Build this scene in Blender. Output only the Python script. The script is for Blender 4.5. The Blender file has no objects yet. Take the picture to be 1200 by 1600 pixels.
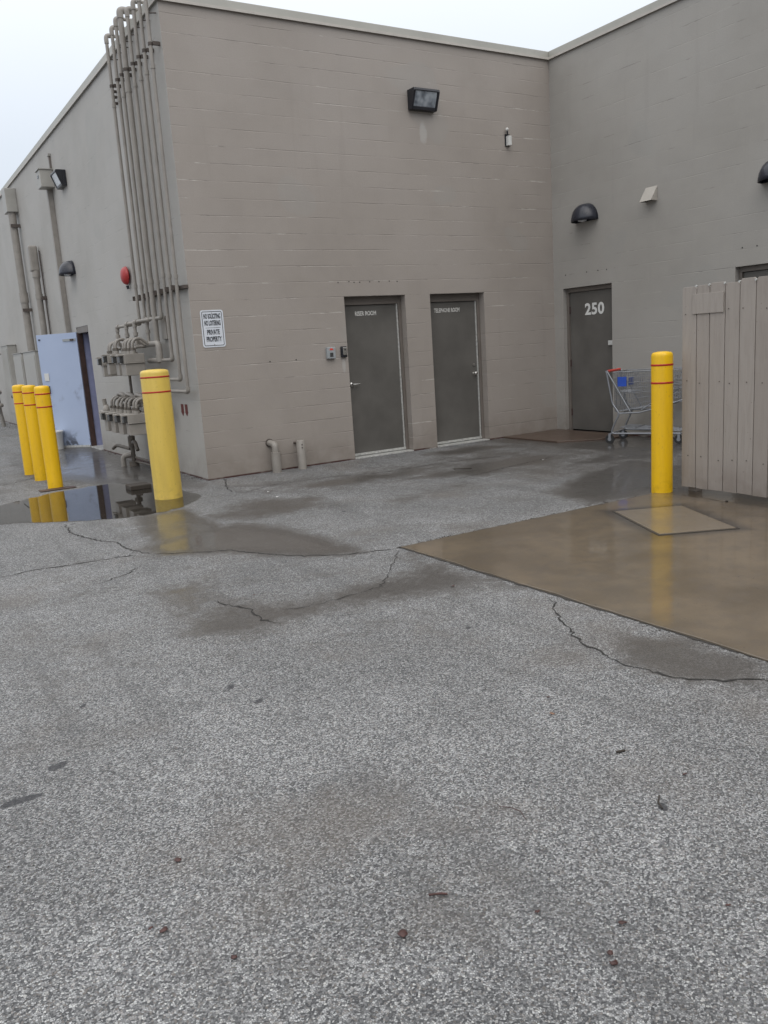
import bpy, math, random
import numpy as np
from mathutils import Vector, Matrix
R = math.radians
rnd = random.Random(7)
scene = bpy.context.scene
col = scene.collection

# ------------------------------------------------------------------ camera
cam_d = bpy.data.cameras.new("camera"); cam = bpy.data.objects.new("camera", cam_d); col.objects.link(cam)
ROWS =  [[0.847775, 0.156878, -0.506622, -3.617277], [-0.526465, 0.133438, -0.83966, -10.284971], [-0.064122, 0.978562, 0.195716, 1.572213]]
cam.matrix_world = Matrix(ROWS + [[0, 0, 0, 1]])
cam_d.sensor_fit = 'VERTICAL'; cam_d.sensor_height = 36; cam_d.lens = 29.563
cam_d.clip_start = 0.05; cam_d.clip_end = 2000
scene.camera = cam

# ------------------------------------------------------------------ world: overcast daylight
W = bpy.data.worlds.new("World"); scene.world = W; W.use_nodes = True
nt = W.node_tree; nt.nodes.clear()
out = nt.nodes.new('ShaderNodeOutputWorld'); bg = nt.nodes.new('ShaderNodeBackground')
sky = nt.nodes.new('ShaderNodeTexSky'); sky.sky_type = 'NISHITA'; sky.sun_disc = False
SUN_EL, SUN_ROT = R(52), R(200)
sky.sun_elevation = SUN_EL; sky.sun_rotation = SUN_ROT; sky.air_density = 1.0; sky.dust_density = 4.0
bg.inputs['Strength'].default_value = 0.1
tc = nt.nodes.new('ShaderNodeTexCoord'); sp = nt.nodes.new('ShaderNodeSeparateXYZ')
nt.links.new(tc.outputs['Generated'], sp.inputs[0])
rmp = nt.nodes.new('ShaderNodeValToRGB')            # cloud deck: brighter overhead than at the horizon
rmp.color_ramp.elements[0].position = 0.0; rmp.color_ramp.elements[0].color = (.34, .37, .41, 1)
rmp.color_ramp.elements[1].position = 0.85; rmp.color_ramp.elements[1].color = (1, 1, 1, 1)
e = rmp.color_ramp.elements.new(.22); e.color = (.44, .475, .52, 1)
nt.links.new(sp.outputs['Z'], rmp.inputs[0])
nz = nt.nodes.new('ShaderNodeTexNoise'); nz.inputs['Scale'].default_value = 1.6; nz.inputs['Detail'].default_value = 3
nt.links.new(tc.outputs['Generated'], nz.inputs['Vector'])
mr = nt.nodes.new('ShaderNodeMapRange'); mr.inputs['To Min'].default_value = 15.6; mr.inputs['To Max'].default_value = 18.2
nt.links.new(nz.outputs['Fac'], mr.inputs['Value'])
vm = nt.nodes.new('ShaderNodeVectorMath'); vm.operation = 'SCALE'
nt.links.new(rmp.outputs['Color'], vm.inputs[0]); nt.links.new(mr.outputs[0], vm.inputs['Scale'])
mx = nt.nodes.new('ShaderNodeMix'); mx.data_type = 'RGBA'; mx.inputs['Factor'].default_value = 0.88
nt.links.new(sky.outputs[0], mx.inputs['A']); nt.links.new(vm.outputs[0], mx.inputs['B'])
nt.links.new(mx.outputs['Result'], bg.inputs['Color']); nt.links.new(bg.outputs[0], out.inputs[0])

sun_d = bpy.data.lights.new("sun", 'SUN'); sun_d.energy = 0.5; sun_d.angle = R(50); sun_d.color = (1, .97, .93)
sun = bpy.data.objects.new("sun", sun_d); col.objects.link(sun)
sd = Vector((math.sin(SUN_ROT) * math.cos(SUN_EL), math.cos(SUN_ROT) * math.cos(SUN_EL), math.sin(SUN_EL)))
sun.rotation_euler = sd.to_track_quat('Z', 'Y').to_euler(); sun.location = (0, -5, 30)

vs = scene.view_settings; vs.view_transform = 'Standard'; vs.look = 'None'; vs.exposure = 0.19; vs.gamma = 1.0
scene.view_settings.use_curve_mapping = False

# ------------------------------------------------------------------ node helper
class NT:
    def __init__(s, name):
        s.m = bpy.data.materials.new(name); s.m.use_nodes = True; s.t = s.m.node_tree
        s.b = s.t.nodes['Principled BSDF']; s.o = s.t.nodes['Material Output']
    def n(s, typ, ins=None, **kw):
        nd = s.t.nodes.new(typ)
        for k, v in kw.items(): setattr(nd, k, v)
        for k, v in (ins or {}).items(): s.set(nd, k, v)
        return nd
    def set(s, nd, k, v):
        sock = nd.inputs[k]
        if hasattr(v, 'is_output'): s.t.links.new(v, sock)
        else:
            if sock.type == 'RGBA' and len(v) == 3: v = (*v, 1)
            sock.default_value = v
    def p(s, **kw):
        for k, v in kw.items(): s.set(s.b, k.replace('_', ' '), v)
    def obj(s): return s.n('ShaderNodeTexCoord').outputs['Object']
    def geo(s): return s.n('ShaderNodeNewGeometry').outputs['Position']
    def noise(s, vec, scale, detail=3, rough=.55, dist=0):
        return s.n('ShaderNodeTexNoise', {'Vector': vec, 'Scale': scale, 'Detail': detail, 'Roughness': rough, 'Distortion': dist}).outputs['Fac']
    def math(s, op, a, b=0., c=None, clamp=False):
        nd = s.n('ShaderNodeMath', {0: a, 1: b}, operation=op); nd.use_clamp = clamp
        if c is not None: s.set(nd, 2, c)
        return nd.outputs[0]
    def rng(s, v, a, b, c=0., d=1., smooth=True):
        return s.n('ShaderNodeMapRange', {'Value': v, 'From Min': a, 'From Max': b, 'To Min': c, 'To Max': d},
                   interpolation_type='SMOOTHSTEP' if smooth else 'LINEAR').outputs[0]
    def mix(s, f, a, b, blend='MIX'):
        return s.n('ShaderNodeMix', {'Factor': f, 6: a, 7: b}, data_type='RGBA', blend_type=blend).outputs[2]
    def bump(s, h, dist, st=1.0, nrm=None):
        d = {'Height': h, 'Distance': dist, 'Strength': st}
        if nrm is not None: d['Normal'] = nrm
        return s.n('ShaderNodeBump', d).outputs[0]

def simple(name, c, rough=.5, metal=0., var=.08, vscale=9., bump=0., bscale=60., coat=0., spec=.5):
    k = NT(name); v = k.geo()
    nz = k.noise(v, vscale, 4)
    f = k.rng(nz, .3, .7, 1 - var, 1 + var, False)
    cc = k.n('ShaderNodeVectorMath', {0: c, 'Scale': f}, operation='SCALE').outputs[0]
    k.p(Base_Color=cc, Roughness=k.rng(nz, .3, .7, rough * .85, min(1, rough * 1.15), False), Metallic=metal)
    k.b.inputs['Specular IOR Level'].default_value = spec
    if coat: k.b.inputs['Coat Weight'].default_value = coat
    if bump: k.p(Normal=k.bump(k.noise(v, bscale, 2), bump))
    return k.m

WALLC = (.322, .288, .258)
def wall_mat(name, axis, joint, white, base=WALLC, scuffs=()):
    """painted concrete block; the coursing runs along the given world axis"""
    k = NT(name); pos = k.geo()
    s = k.n('ShaderNodeSeparateXYZ', {0: pos}); u = s.outputs['X'] if axis == 'X' else s.outputs['Y']; z = s.outputs['Z']
    v = k.n('ShaderNodeCombineXYZ', {0: u, 1: z, 2: 0.}).outputs[0]
    # gently uneven joints
    wob = k.math('MULTIPLY', k.math('SUBTRACT', k.noise(v, 3.0, 3), .5), .010)
    zz = k.math('ADD', z, wob)
    fr = k.math('FRACT', k.math('DIVIDE', zz, .2032))
    dz = k.math('MULTIPLY', k.math('ABSOLUTE', k.math('SUBTRACT', k.math('FRACT', k.math('ADD', k.math('DIVIDE', zz, .2032), .5)), .5)), .2032)
    row = k.math('FLOOR', k.math('DIVIDE', zz, .2032))
    off = k.math('MULTIPLY', k.math('MODULO', row, 2.), .5)
    ux = k.math('ADD', k.math('ADD', k.math('DIVIDE', u, .4064), off), k.math('MULTIPLY', wob, 1.2))
    dv = k.math('MULTIPLY', k.math('ABSOLUTE', k.math('SUBTRACT', k.math('FRACT', k.math('ADD', ux, .5)), .5)), .4064)
    hj = k.rng(dz, .0015, .0065, 0., 1.)          # 0 in the joint
    vj = k.rng(dv, .001, .004, 0., 1.)
    # joints are filled with paint unevenly
    st = k.n('ShaderNodeMapping', {'Vector': v, 'Scale': (1.1, 5.2, 1.)}).outputs[0]
    vis = k.rng(k.noise(st, 1.5, 3, .6), .42, .64, .05, .9)
    vis2 = k.rng(k.noise(v, 1.9, 2, .6), .56, .70, .0, .22)
    hh = k.math('SUBTRACT', 1., k.math('MULTIPLY', k.math('SUBTRACT', 1., hj), vis))
    vv = k.math('SUBTRACT', 1., k.math('MULTIPLY', k.math('SUBTRACT', 1., vj), vis2))
    h = k.math('MINIMUM', hh, vv)
    # sky highlights on the joint lips, painted as lighter broken lines along the courses
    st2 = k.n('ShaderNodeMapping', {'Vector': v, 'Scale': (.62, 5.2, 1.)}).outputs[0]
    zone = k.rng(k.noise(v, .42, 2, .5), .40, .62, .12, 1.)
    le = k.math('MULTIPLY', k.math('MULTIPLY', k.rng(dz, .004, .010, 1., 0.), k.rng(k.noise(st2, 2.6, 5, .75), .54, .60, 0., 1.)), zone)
    dk = k.math('MULTIPLY', k.rng(dz, .003, .009, 1., 0.), k.rng(k.noise(st, 2.1, 4, .7), .44, .36, 0., 1.))
    big = k.noise(v, .55, 4, .6); mid = k.noise(v, 2.4, 4, .6); fine = k.noise(v, 70, 3, .7)
    streak = k.noise(k.n('ShaderNodeMapping', {'Vector': v, 'Scale': (5.5, .35, 1.)}).outputs[0], 1.0, 4, .6)
    c = k.mix(k.rng(big, .35, .65), tuple(x * .93 for x in base), tuple(x * 1.07 for x in (base[0], base[1] * 1.01, base[2] * 1.03)))
    c = k.mix(k.rng(mid, .3, .7, 0, .5), c, tuple(x * 1.06 for x in base))
    c = k.mix(k.rng(streak, .58, .75, 0, .24), c, (base[0] * .80, base[1] * .80, base[2] * .80))
    c = k.mix(k.rng(fine, .35, .7, 0, .26), c, tuple(x * .78 for x in base))
    # each block takes the paint slightly differently
    wn = k.n('ShaderNodeTexWhiteNoise', {'Vector': k.n('ShaderNodeCombineXYZ', {0: k.math('FLOOR', ux), 1: row}).outputs[0]}, noise_dimensions='2D').outputs['Value']
    c = k.mix(k.rng(wn, 0, 1, 0, .09, False), c, tuple(x * 1.25 for x in base))
    # repainted patches
    pt = k.rng(k.noise(v, .9, 1, .4), .64, .66, 0., .20)
    c = k.mix(pt, c, (.30, .30, .285))
    # rising damp and splash dirt at the foot
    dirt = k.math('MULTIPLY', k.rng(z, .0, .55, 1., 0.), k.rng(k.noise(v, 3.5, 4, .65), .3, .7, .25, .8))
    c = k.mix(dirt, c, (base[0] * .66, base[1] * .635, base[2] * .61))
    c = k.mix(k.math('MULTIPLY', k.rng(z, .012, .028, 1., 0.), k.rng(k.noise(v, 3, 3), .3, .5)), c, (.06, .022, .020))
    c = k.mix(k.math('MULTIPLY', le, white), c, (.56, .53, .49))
    c = k.mix(k.math('MULTIPLY', dk, .32), c, (.10, .095, .09))
    if scuffs:
        for (cu, cz, ru, rz, st_) in scuffs:
            du = k.math('DIVIDE', k.math('SUBTRACT', u, cu), ru); dz_ = k.math('DIVIDE', k.math('SUBTRACT', z, cz), rz)
            q = k.math('ADD', k.math('ADD', k.math('MULTIPLY', du, du), k.math('MULTIPLY', dz_, dz_)), k.math('MULTIPLY', k.math('SUBTRACT', k.noise(v, 14, 3), .5), 1.2))
            c = k.mix(k.rng(q, 1.2, .2, 0, st_), c, (.44, .43, .41))
    hsum = k.math('ADD', k.math('MULTIPLY', h, joint), k.math('MULTIPLY', k.noise(v, 120, 3, .7), .18))
    hsum = k.math('ADD', hsum, k.math('MULTIPLY', k.noise(v, 9, 2), .30))
    k.p(Base_Color=c, Roughness=.62, Normal=k.bump(hsum, .004, .9))
    k.b.inputs['Specular IOR Level'].default_value = .35
    return k.m

M_ = {}
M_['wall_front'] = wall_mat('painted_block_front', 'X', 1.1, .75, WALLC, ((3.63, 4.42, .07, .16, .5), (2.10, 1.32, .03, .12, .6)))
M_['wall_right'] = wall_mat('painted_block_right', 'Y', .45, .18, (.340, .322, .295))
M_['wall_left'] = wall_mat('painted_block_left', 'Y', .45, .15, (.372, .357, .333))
M_['coping'] = simple('coping_metal', (.40, .39, .35), .45, .0, .08, 2)
M_['coping_edge'] = simple('coping_drip', (.46, .43, .39), .5)
M_['door'] = simple('door_paint', (.112, .106, .097), .40, 0, .16, 2.2, .0006, 90)
M_['frame'] = simple('frame_paint', (.150, .130, .114), .5, 0, .1, 5, .0006, 60)
M_['alu'] = simple('weathered_aluminium', (.50, .50, .48), .45, .3, .25, 30)
M_['steel'] = simple('satin_steel', (.55, .54, .52), .28, 1.)
M_['blackp'] = simple('black_fixture', (.012, .013, .018), .35, 0, .15, 20)
M_['navyp'] = simple('dark_bronze_fixture', (.020, .022, .032), .3, 0, .2, 14)
M_['pipe'] = simple('painted_pipe', (.262, .242, .218), .5, 0, .12, 7, .0012, 80)
M_['pipe_dark'] = simple('grimy_pipe', (.11, .095, .08), .6, 0, .35, 12, .002, 60)
M_['clamp'] = simple('rusty_clamp', (.075, .060, .052), .7, 0, .3, 30)
M_['meter'] = simple('meter_paint', (.275, .255, .23), .5, 0, .1, 6, .0012, 60)
M_['index'] = simple('meter_index', (.05, .05, .05), .25)
M_['cabinet'] = simple('cabinet_paint', (.33, .32, .295), .45, 0, .10, 3)
M_['white'] = simple('white_letter', (.72, .72, .70), .5, 0, .06, 40)
M_['dimwhite'] = simple('old_white_letter', (.62, .61, .58), .5, 0, .3, 45)
M_['signw'] = simple('sign_white', (.66, .69, .74), .35, 0, .06, 14)
M_['signk'] = simple('sign_black', (.035, .04, .05), .45)
M_['redm'] = simple('red_alarm', (.36, .03, .03), .4, 0, .12, 9)
M_['darkred'] = simple('dark_red_mark', (.11, .022, .018), .7, 0, .2, 40)
M_['blue_door'] = None
M_['dark'] = simple('dark_interior', (.02, .018, .018), .8)
M_['brown'] = simple('rust_brown_steel', (.055, .030, .026), .55, 0, .3, 12)
M_['plasticw'] = simple('white_plastic', (.62, .62, .60), .4)
M_['plasticg'] = simple('grey_plastic', (.30, .32, .33), .4)
M_['ledred'] = simple('red_lens', (.70, .06, .04), .3)
M_['chrome'] = simple('cart_wire', (.27, .28, .30), .4, .6)
M_['cartred'] = simple('cart_red_plastic', (.55, .045, .03), .4)
M_['cartblue'] = simple('cart_blue_plastic', (.015, .07, .42), .4)
M_['rubber'] = simple('black_rubber', (.02, .02, .02), .6)
M_['leaf'] = simple('dead_leaf', (.062, .026, .022), .55, 0, .4, 60)
M_['leaf2'] = simple('tan_leaf', (.24, .14, .09), .6, 0, .4, 60)
M_['twig'] = simple('twig_bark', (.035, .028, .022), .8)
M_['paper'] = simple('paper_scrap', (.75, .75, .75), .7)
M_['tape'] = simple('red_band', (.42, .020, .010), .4, 0, .15, 25)

def bollard_mat(name, c, sat_noise):
    k = NT(name); v = k.geo()
    s = k.n('ShaderNodeSeparateXYZ', {0: v})
    nz = k.noise(k.n('ShaderNodeMapping', {'Vector': v, 'Scale': (9, 9, 1.1)}).outputs[0], 1.4, 4, .6)
    cc = k.mix(k.rng(nz, .35, .7, 0, sat_noise), c, (c[0] * .82, c[1] * .80, c[2] * .8))
    cc = k.mix(k.math('MULTIPLY', k.rng(s.outputs['Z'], .0, .30, 1, 0), k.rng(k.noise(v, 14, 4), .45, .8, .0, .5)), cc, (c[0] * .5, c[1] * .48, c[2] * .6 + .01))
    cc = k.mix(k.rng(k.noise(k.n('ShaderNodeMapping', {'Vector': v, 'Scale': (2.5, 2.5, 1)}).outputs[0], 22, 4, .75), .62, .68, 0, .45), cc, (.22, .16, .05))
    k.p(Base_Color=cc, Roughness=k.rng(nz, .3, .7, .30, .46))
    k.p(Normal=k.bump(k.noise(v, 40, 2), .0012))
    return k.m
M_['yellow'] = bollard_mat('yellow_sleeve', (.80, .48, .004), .5)
M_['yellow_old'] = bollard_mat('faded_yellow_sleeve', (.66, .475, .095), .5)

def blue_door_mat():
    k = NT('pale_blue_door'); v = k.obj(); s = k.n('ShaderNodeSeparateXYZ', {0: v}); z = s.outputs['Z']
    c = k.mix(k.rng(k.noise(v, 1.5, 2), .3, .7), (.365, .435, .59), (.385, .455, .61))
    d1 = k.math('MULTIPLY', k.rng(z, .40, .08, 0, 1), k.rng(k.noise(v, 4, 4, .6, .2), .44, .60, 0, .9))
    c = k.mix(d1, c, (.05, .055, .07))
    d2 = k.math('MULTIPLY', k.rng(k.math('ABSOLUTE', k.math('SUBTRACT', z, 1.02)), .05, .32, 1, 0), k.rng(k.noise(v, 4, 4, .6), .5, .7, 0, .45))
    c = k.mix(d2, c, (.13, .13, .18))
    k.p(Base_Color=c, Roughness=.45)
    return k.m
M_['blue_door'] = blue_door_mat()
M_['bluejamb'] = simple('blue_jamb', (.30, .32, .50), .5)

def glass_lens():
    k = NT('prismatic_lens'); v = k.obj()
    w = k.n('ShaderNodeTexWave', {'Vector': v, 'Scale': 22., 'Distortion': 2.}).outputs['Fac']
    k.p(Base_Color=k.mix(k.rng(k.noise(v, 6, 2), .35, .65), (.12, .14, .17), (.42, .46, .50)), Roughness=.12, Normal=k.bump(w, .004))
    k.b.inputs['Coat Weight'].default_value = 1.0
    return k.m
M_['lens'] = glass_lens()
M_['lens_white'] = simple('white_lens', (.62, .65, .68), .25, 0, .1, 15, .002, 50)

def fence_mat():
    k = NT('painted_boards'); v = k.geo()
    st = k.n('ShaderNodeMapping', {'Vector': v, 'Scale': (14, 14, 1.2)}).outputs[0]
    g = k.noise(st, 2.2, 5, .65, .6)
    oi = k.n('ShaderNodeObjectInfo').outputs['Random']
    base = k.mix(k.rng(oi, 0, 1, 0, 1, False), (.285, .250, .222), (.330, .296, .266))
    c = k.mix(k.rng(g, .4, .7, 0, .35), base, (.225, .195, .172))
    c = k.mix(k.rng(k.noise(v, 3, 3), .5, .7, 0, .35), c, (.33, .295, .265))
    s = k.n('ShaderNodeSeparateXYZ', {0: v})
    c = k.mix(k.math('MULTIPLY', k.rng(s.outputs['Z'], .45, .05, 0, 1), k.rng(k.noise(v, 5, 4), .3, .7, .2, .7)), c, (.19, .155, .13))
    c = k.mix(k.rng(k.noise(v, 42, 2, .6), .72, .76, 0, .6), c, (.08, .05, .045))
    k.p(Base_Color=c, Roughness=.6, Normal=k.bump(g, .003))
    return k.m
M_['fence'] = fence_mat()

def asphalt():
    k = NT('worn_asphalt'); v = k.obj()
    wet = k.n('ShaderNodeAttribute', attribute_name='wet').outputs['Fac']
    tar = k.n('ShaderNodeAttribute', attribute_name='tar').outputs['Fac']
    nb = k.noise(v, 2.6, 5, .65); ns = k.noise(v, 14., 4, .7)
    # ragged edge of the wet areas
    wv = k.math('ADD', wet, k.math('ADD', k.math('MULTIPLY', k.math('SUBTRACT', nb, .5), .85), k.math('MULTIPLY', k.math('SUBTRACT', ns, .5), .75)))
    wt = k.rng(wv, .26, .66); damp = k.rng(wv, .10, .46)
    wv2 = k.rng(wv, .62, .95)                      # standing film
    warp = k.n('ShaderNodeVectorMath', {0: v, 1: k.n('ShaderNodeVectorMath', {0: k.n('ShaderNodeTexNoise', {'Vector': v, 'Scale': 95., 'Detail': 2.}).outputs['Color'], 'Scale': .0055}, operation='SCALE').outputs[0]}, operation='ADD').outputs[0]
    v1 = k.n('ShaderNodeTexVoronoi', {'Vector': warp, 'Scale': 165., 'Randomness': 1.}, voronoi_dimensions='2D')
    v1e = k.n('ShaderNodeTexVoronoi', {'Vector': warp, 'Scale': 165.}, voronoi_dimensions='2D', feature='DISTANCE_TO_EDGE').outputs['Distance']
    v2 = k.n('ShaderNodeTexVoronoi', {'Vector': v, 'Scale': 330.}, voronoi_dimensions='2D')
    s1 = k.n('ShaderNodeSeparateColor', {0: v1.outputs['Color']}); s2 = k.n('ShaderNodeSeparateColor', {0: v2.outputs['Color']})
    r1 = s1.outputs[0]; r2 = s2.outputs[0]
    chip = k.rng(r1, .18, 1., .0, 1., False)
    stone = k.mix(k.math('POWER', chip, 1.35), (.056, .057, .060), (.50, .505, .505))
    stone = k.mix(k.rng(s1.outputs[1], .80, .9, 0, .4), stone, (.26, .22, .185))
    stone = k.mix(k.rng(s1.outputs[2], .94, .97, 0, .75), stone, (.62, .62, .60))
    small = k.mix(r2, (.012, .013, .015), (.185, .188, .192))
    gap = k.rng(v1e, .02, .13)
    c = k.mix(gap, small, stone)
    c = k.mix(k.rng(r2, .70, .80, 0, .55), c, small)
    big = k.noise(v, .45, 5, .62); med = k.noise(v, 1.7, 5, .6)
    f = k.math('MULTIPLY', k.rng(big, .3, .7, .84, 1.17, False), k.rng(med, .3, .7, .88, 1.16, False))
    c = k.n('ShaderNodeVectorMath', {0: c, 'Scale': f}, operation='SCALE').outputs[0]
    # worn, open-textured spots and larger stones
    v3 = k.n('ShaderNodeTexVoronoi', {'Vector': v, 'Scale': 62.}, voronoi_dimensions='2D')
    s3 = k.n('ShaderNodeSeparateColor', {0: v3.outputs['Color']})
    bigst = k.math('MULTIPLY', k.rng(s3.outputs[0], .93, .95), k.rng(v3.outputs['Distance'], .34, .24))
    c = k.mix(k.math('MULTIPLY', bigst, .8), c, k.mix(s3.outputs[1], (.20, .20, .20), (.52, .51, .49)))
    pit = k.math('MULTIPLY', k.rng(k.noise(v, 26, 3, .7), .64, .72), k.rng(med, .3, .6, .35, 1.))
    c = k.mix(k.math('MULTIPLY', pit, .55), c, (.030, .031, .034))
    # old drips of oil and faint tyre tracks running along the yard
    oil = k.rng(k.noise(v, 4.5, 5, .7), .66, .76, 0, .45)
    c = k.mix(oil, c, (.040, .038, .037))
    trk = k.noise(k.n('ShaderNodeMapping', {'Vector': v, 'Rotation': (0, 0, .5), 'Scale': (2.2, .22, 1)}).outputs[0], 1.6, 4, .6)
    c = k.mix(k.rng(trk, .52, .66, 0, .28), c, (.075, .074, .074))
    # brownish silt left by run-off
    silt = k.rng(k.noise(v, .8, 5, .65), .50, .72, 0, .50)
    c = k.mix(silt, c, (.128, .108, .090))
    # wet stone is darker
    wc = k.n('ShaderNodeVectorMath', {0: k.mix(.5, c, (.125, .100, .076)), 'Scale': .40}, operation='SCALE').outputs[0]
    dc = k.n('ShaderNodeVectorMath', {0: k.mix(.35, c, (.15, .13, .11)), 'Scale': .74}, operation='SCALE').outputs[0]
    c = k.mix(damp, c, dc); c = k.mix(wt, c, wc)
    c = k.mix(k.rng(k.math('ADD', tar, k.math('MULTIPLY', k.math('SUBTRACT', ns, .5), .9)), .40, .66, 0, .80), c, (.022, .023, .028))
    h = k.math('ADD', k.math('MULTIPLY', gap, k.rng(r1, 0, 1, .35, 1., False)), k.math('MULTIPLY', r2, .25))
    flat = k.math('SUBTRACT', 1., k.math('MULTIPLY', wt, .72))
    nrm = k.bump(h, .0045, k.math('MULTIPLY', flat, .75))
    k.p(Base_Color=c, Roughness=k.mix(wt, (.72,) * 3, (.40,) * 3), Normal=nrm)
    k.set(k.b, 'Coat Weight', k.math('MAXIMUM', k.math('MULTIPLY', wt, .35), k.math('MULTIPLY', wv2, .85))); k.b.inputs['Coat IOR'].default_value = 1.33
    k.set(k.b, 'Coat Roughness', k.rng(wv2, 0, 1, .22, .045, False))
    k.set(k.b, 'Coat Normal', k.bump(k.noise(v, 22, 2), .002, .35))
    return k.m
M_['asphalt'] = asphalt()

def slab_mat(name='wet_concrete', pale=0.):
    k = NT(name); v = k.geo()
    n1 = k.noise(v, 1.3, 5, .6); n2 = k.noise(v, 7, 5, .65); n3 = k.noise(v, 90, 2, .7)
    c = k.mix(k.rng(n1, .35, .65), (.080, .059, .035), (.142, .106, .065))
    c = k.mix(k.rng(n2, .42, .66, 0, .55), c, (.088, .068, .047))
    c = k.mix(k.rng(k.noise(v, 2.2, 6, .7), .56, .64, 0, .35), c, (.060, .048, .036))
    c = k.mix(k.rng(k.noise(v, 36, 2, .6), .70, .74, 0, .7), c, (.03, .024, .018))
    c = k.mix(k.rng(n3, .62, .70, 0, .35), c, (.22, .19, .15))
    if pale == 0:                                  # silt and water lie round the raised patch
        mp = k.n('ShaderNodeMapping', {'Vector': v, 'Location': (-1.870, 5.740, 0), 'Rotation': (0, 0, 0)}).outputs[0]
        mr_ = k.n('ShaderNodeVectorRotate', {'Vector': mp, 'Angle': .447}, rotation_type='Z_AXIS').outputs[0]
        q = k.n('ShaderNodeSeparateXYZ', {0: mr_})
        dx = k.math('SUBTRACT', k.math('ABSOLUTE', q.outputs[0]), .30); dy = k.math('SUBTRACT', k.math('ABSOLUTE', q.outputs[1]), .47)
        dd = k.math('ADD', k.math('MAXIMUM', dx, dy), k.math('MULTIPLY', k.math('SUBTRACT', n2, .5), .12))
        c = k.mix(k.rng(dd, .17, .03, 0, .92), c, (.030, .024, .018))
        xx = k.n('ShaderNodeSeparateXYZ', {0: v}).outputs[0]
        c = k.mix(k.rng(k.math('ADD', xx, k.math('MULTIPLY', n2, .5)), 2.75, 3.15, 0, .8), c, (.035, .028, .021))  # shade at the foot of the fence, painted into the slab colour
    c = k.mix(pale, c, (.190, .155, .112))
    k.p(Base_Color=c, Roughness=.42, Normal=k.bump(n3, .0008, .5))
    film = k.rng(k.math('ADD', n1, k.math('MULTIPLY', n2, .35)), .42, .74, .40, 1.)
    k.set(k.b, 'Coat Weight', film); k.b.inputs['Coat IOR'].default_value = 1.33
    k.set(k.b, 'Coat Roughness', k.rng(n1, .35, .65, .13, .05)); k.set(k.b, 'Coat Normal', k.bump(k.noise(v, 5, 3), .004, .35))
    return k.m
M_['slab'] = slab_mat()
M_['slab_pale'] = slab_mat('wet_concrete_patch', .55)
M_['stoop'] = simple('stoop_concrete', (.085, .058, .044), .35, 0, .2, 5, .001, 60)
M_['crack'] = simple('crack_tar', (.022, .020, .018), .8, 0, .3, 30)
M_['joint'] = simple('slab_joint', (.03, .025, .02), .5)
def water():
    k = NT('puddle_water'); t = k.t
    fr = k.n('ShaderNodeFresnel', {'IOR': 1.36}); v = k.obj()
    bmp = k.bump(k.noise(v, 7, 2), .001, .15); k.set(fr, 'Normal', bmp)
    gl = k.n('ShaderNodeBsdfGlossy', {'Roughness': .012, 'Color': (1, 1, 1), 'Normal': bmp})
    tr = k.n('ShaderNodeBsdfTransparent', {'Color': (.60, .575, .54)})
    m = k.n('ShaderNodeMixShader', {0: k.math('MULTIPLY', fr.outputs[0], 1.05, clamp=True), 1: tr.outputs[0], 2: gl.outputs[0]})
    t.links.new(m.outputs[0], k.o.inputs[0]); return k.m
M_['water'] = water()

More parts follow.
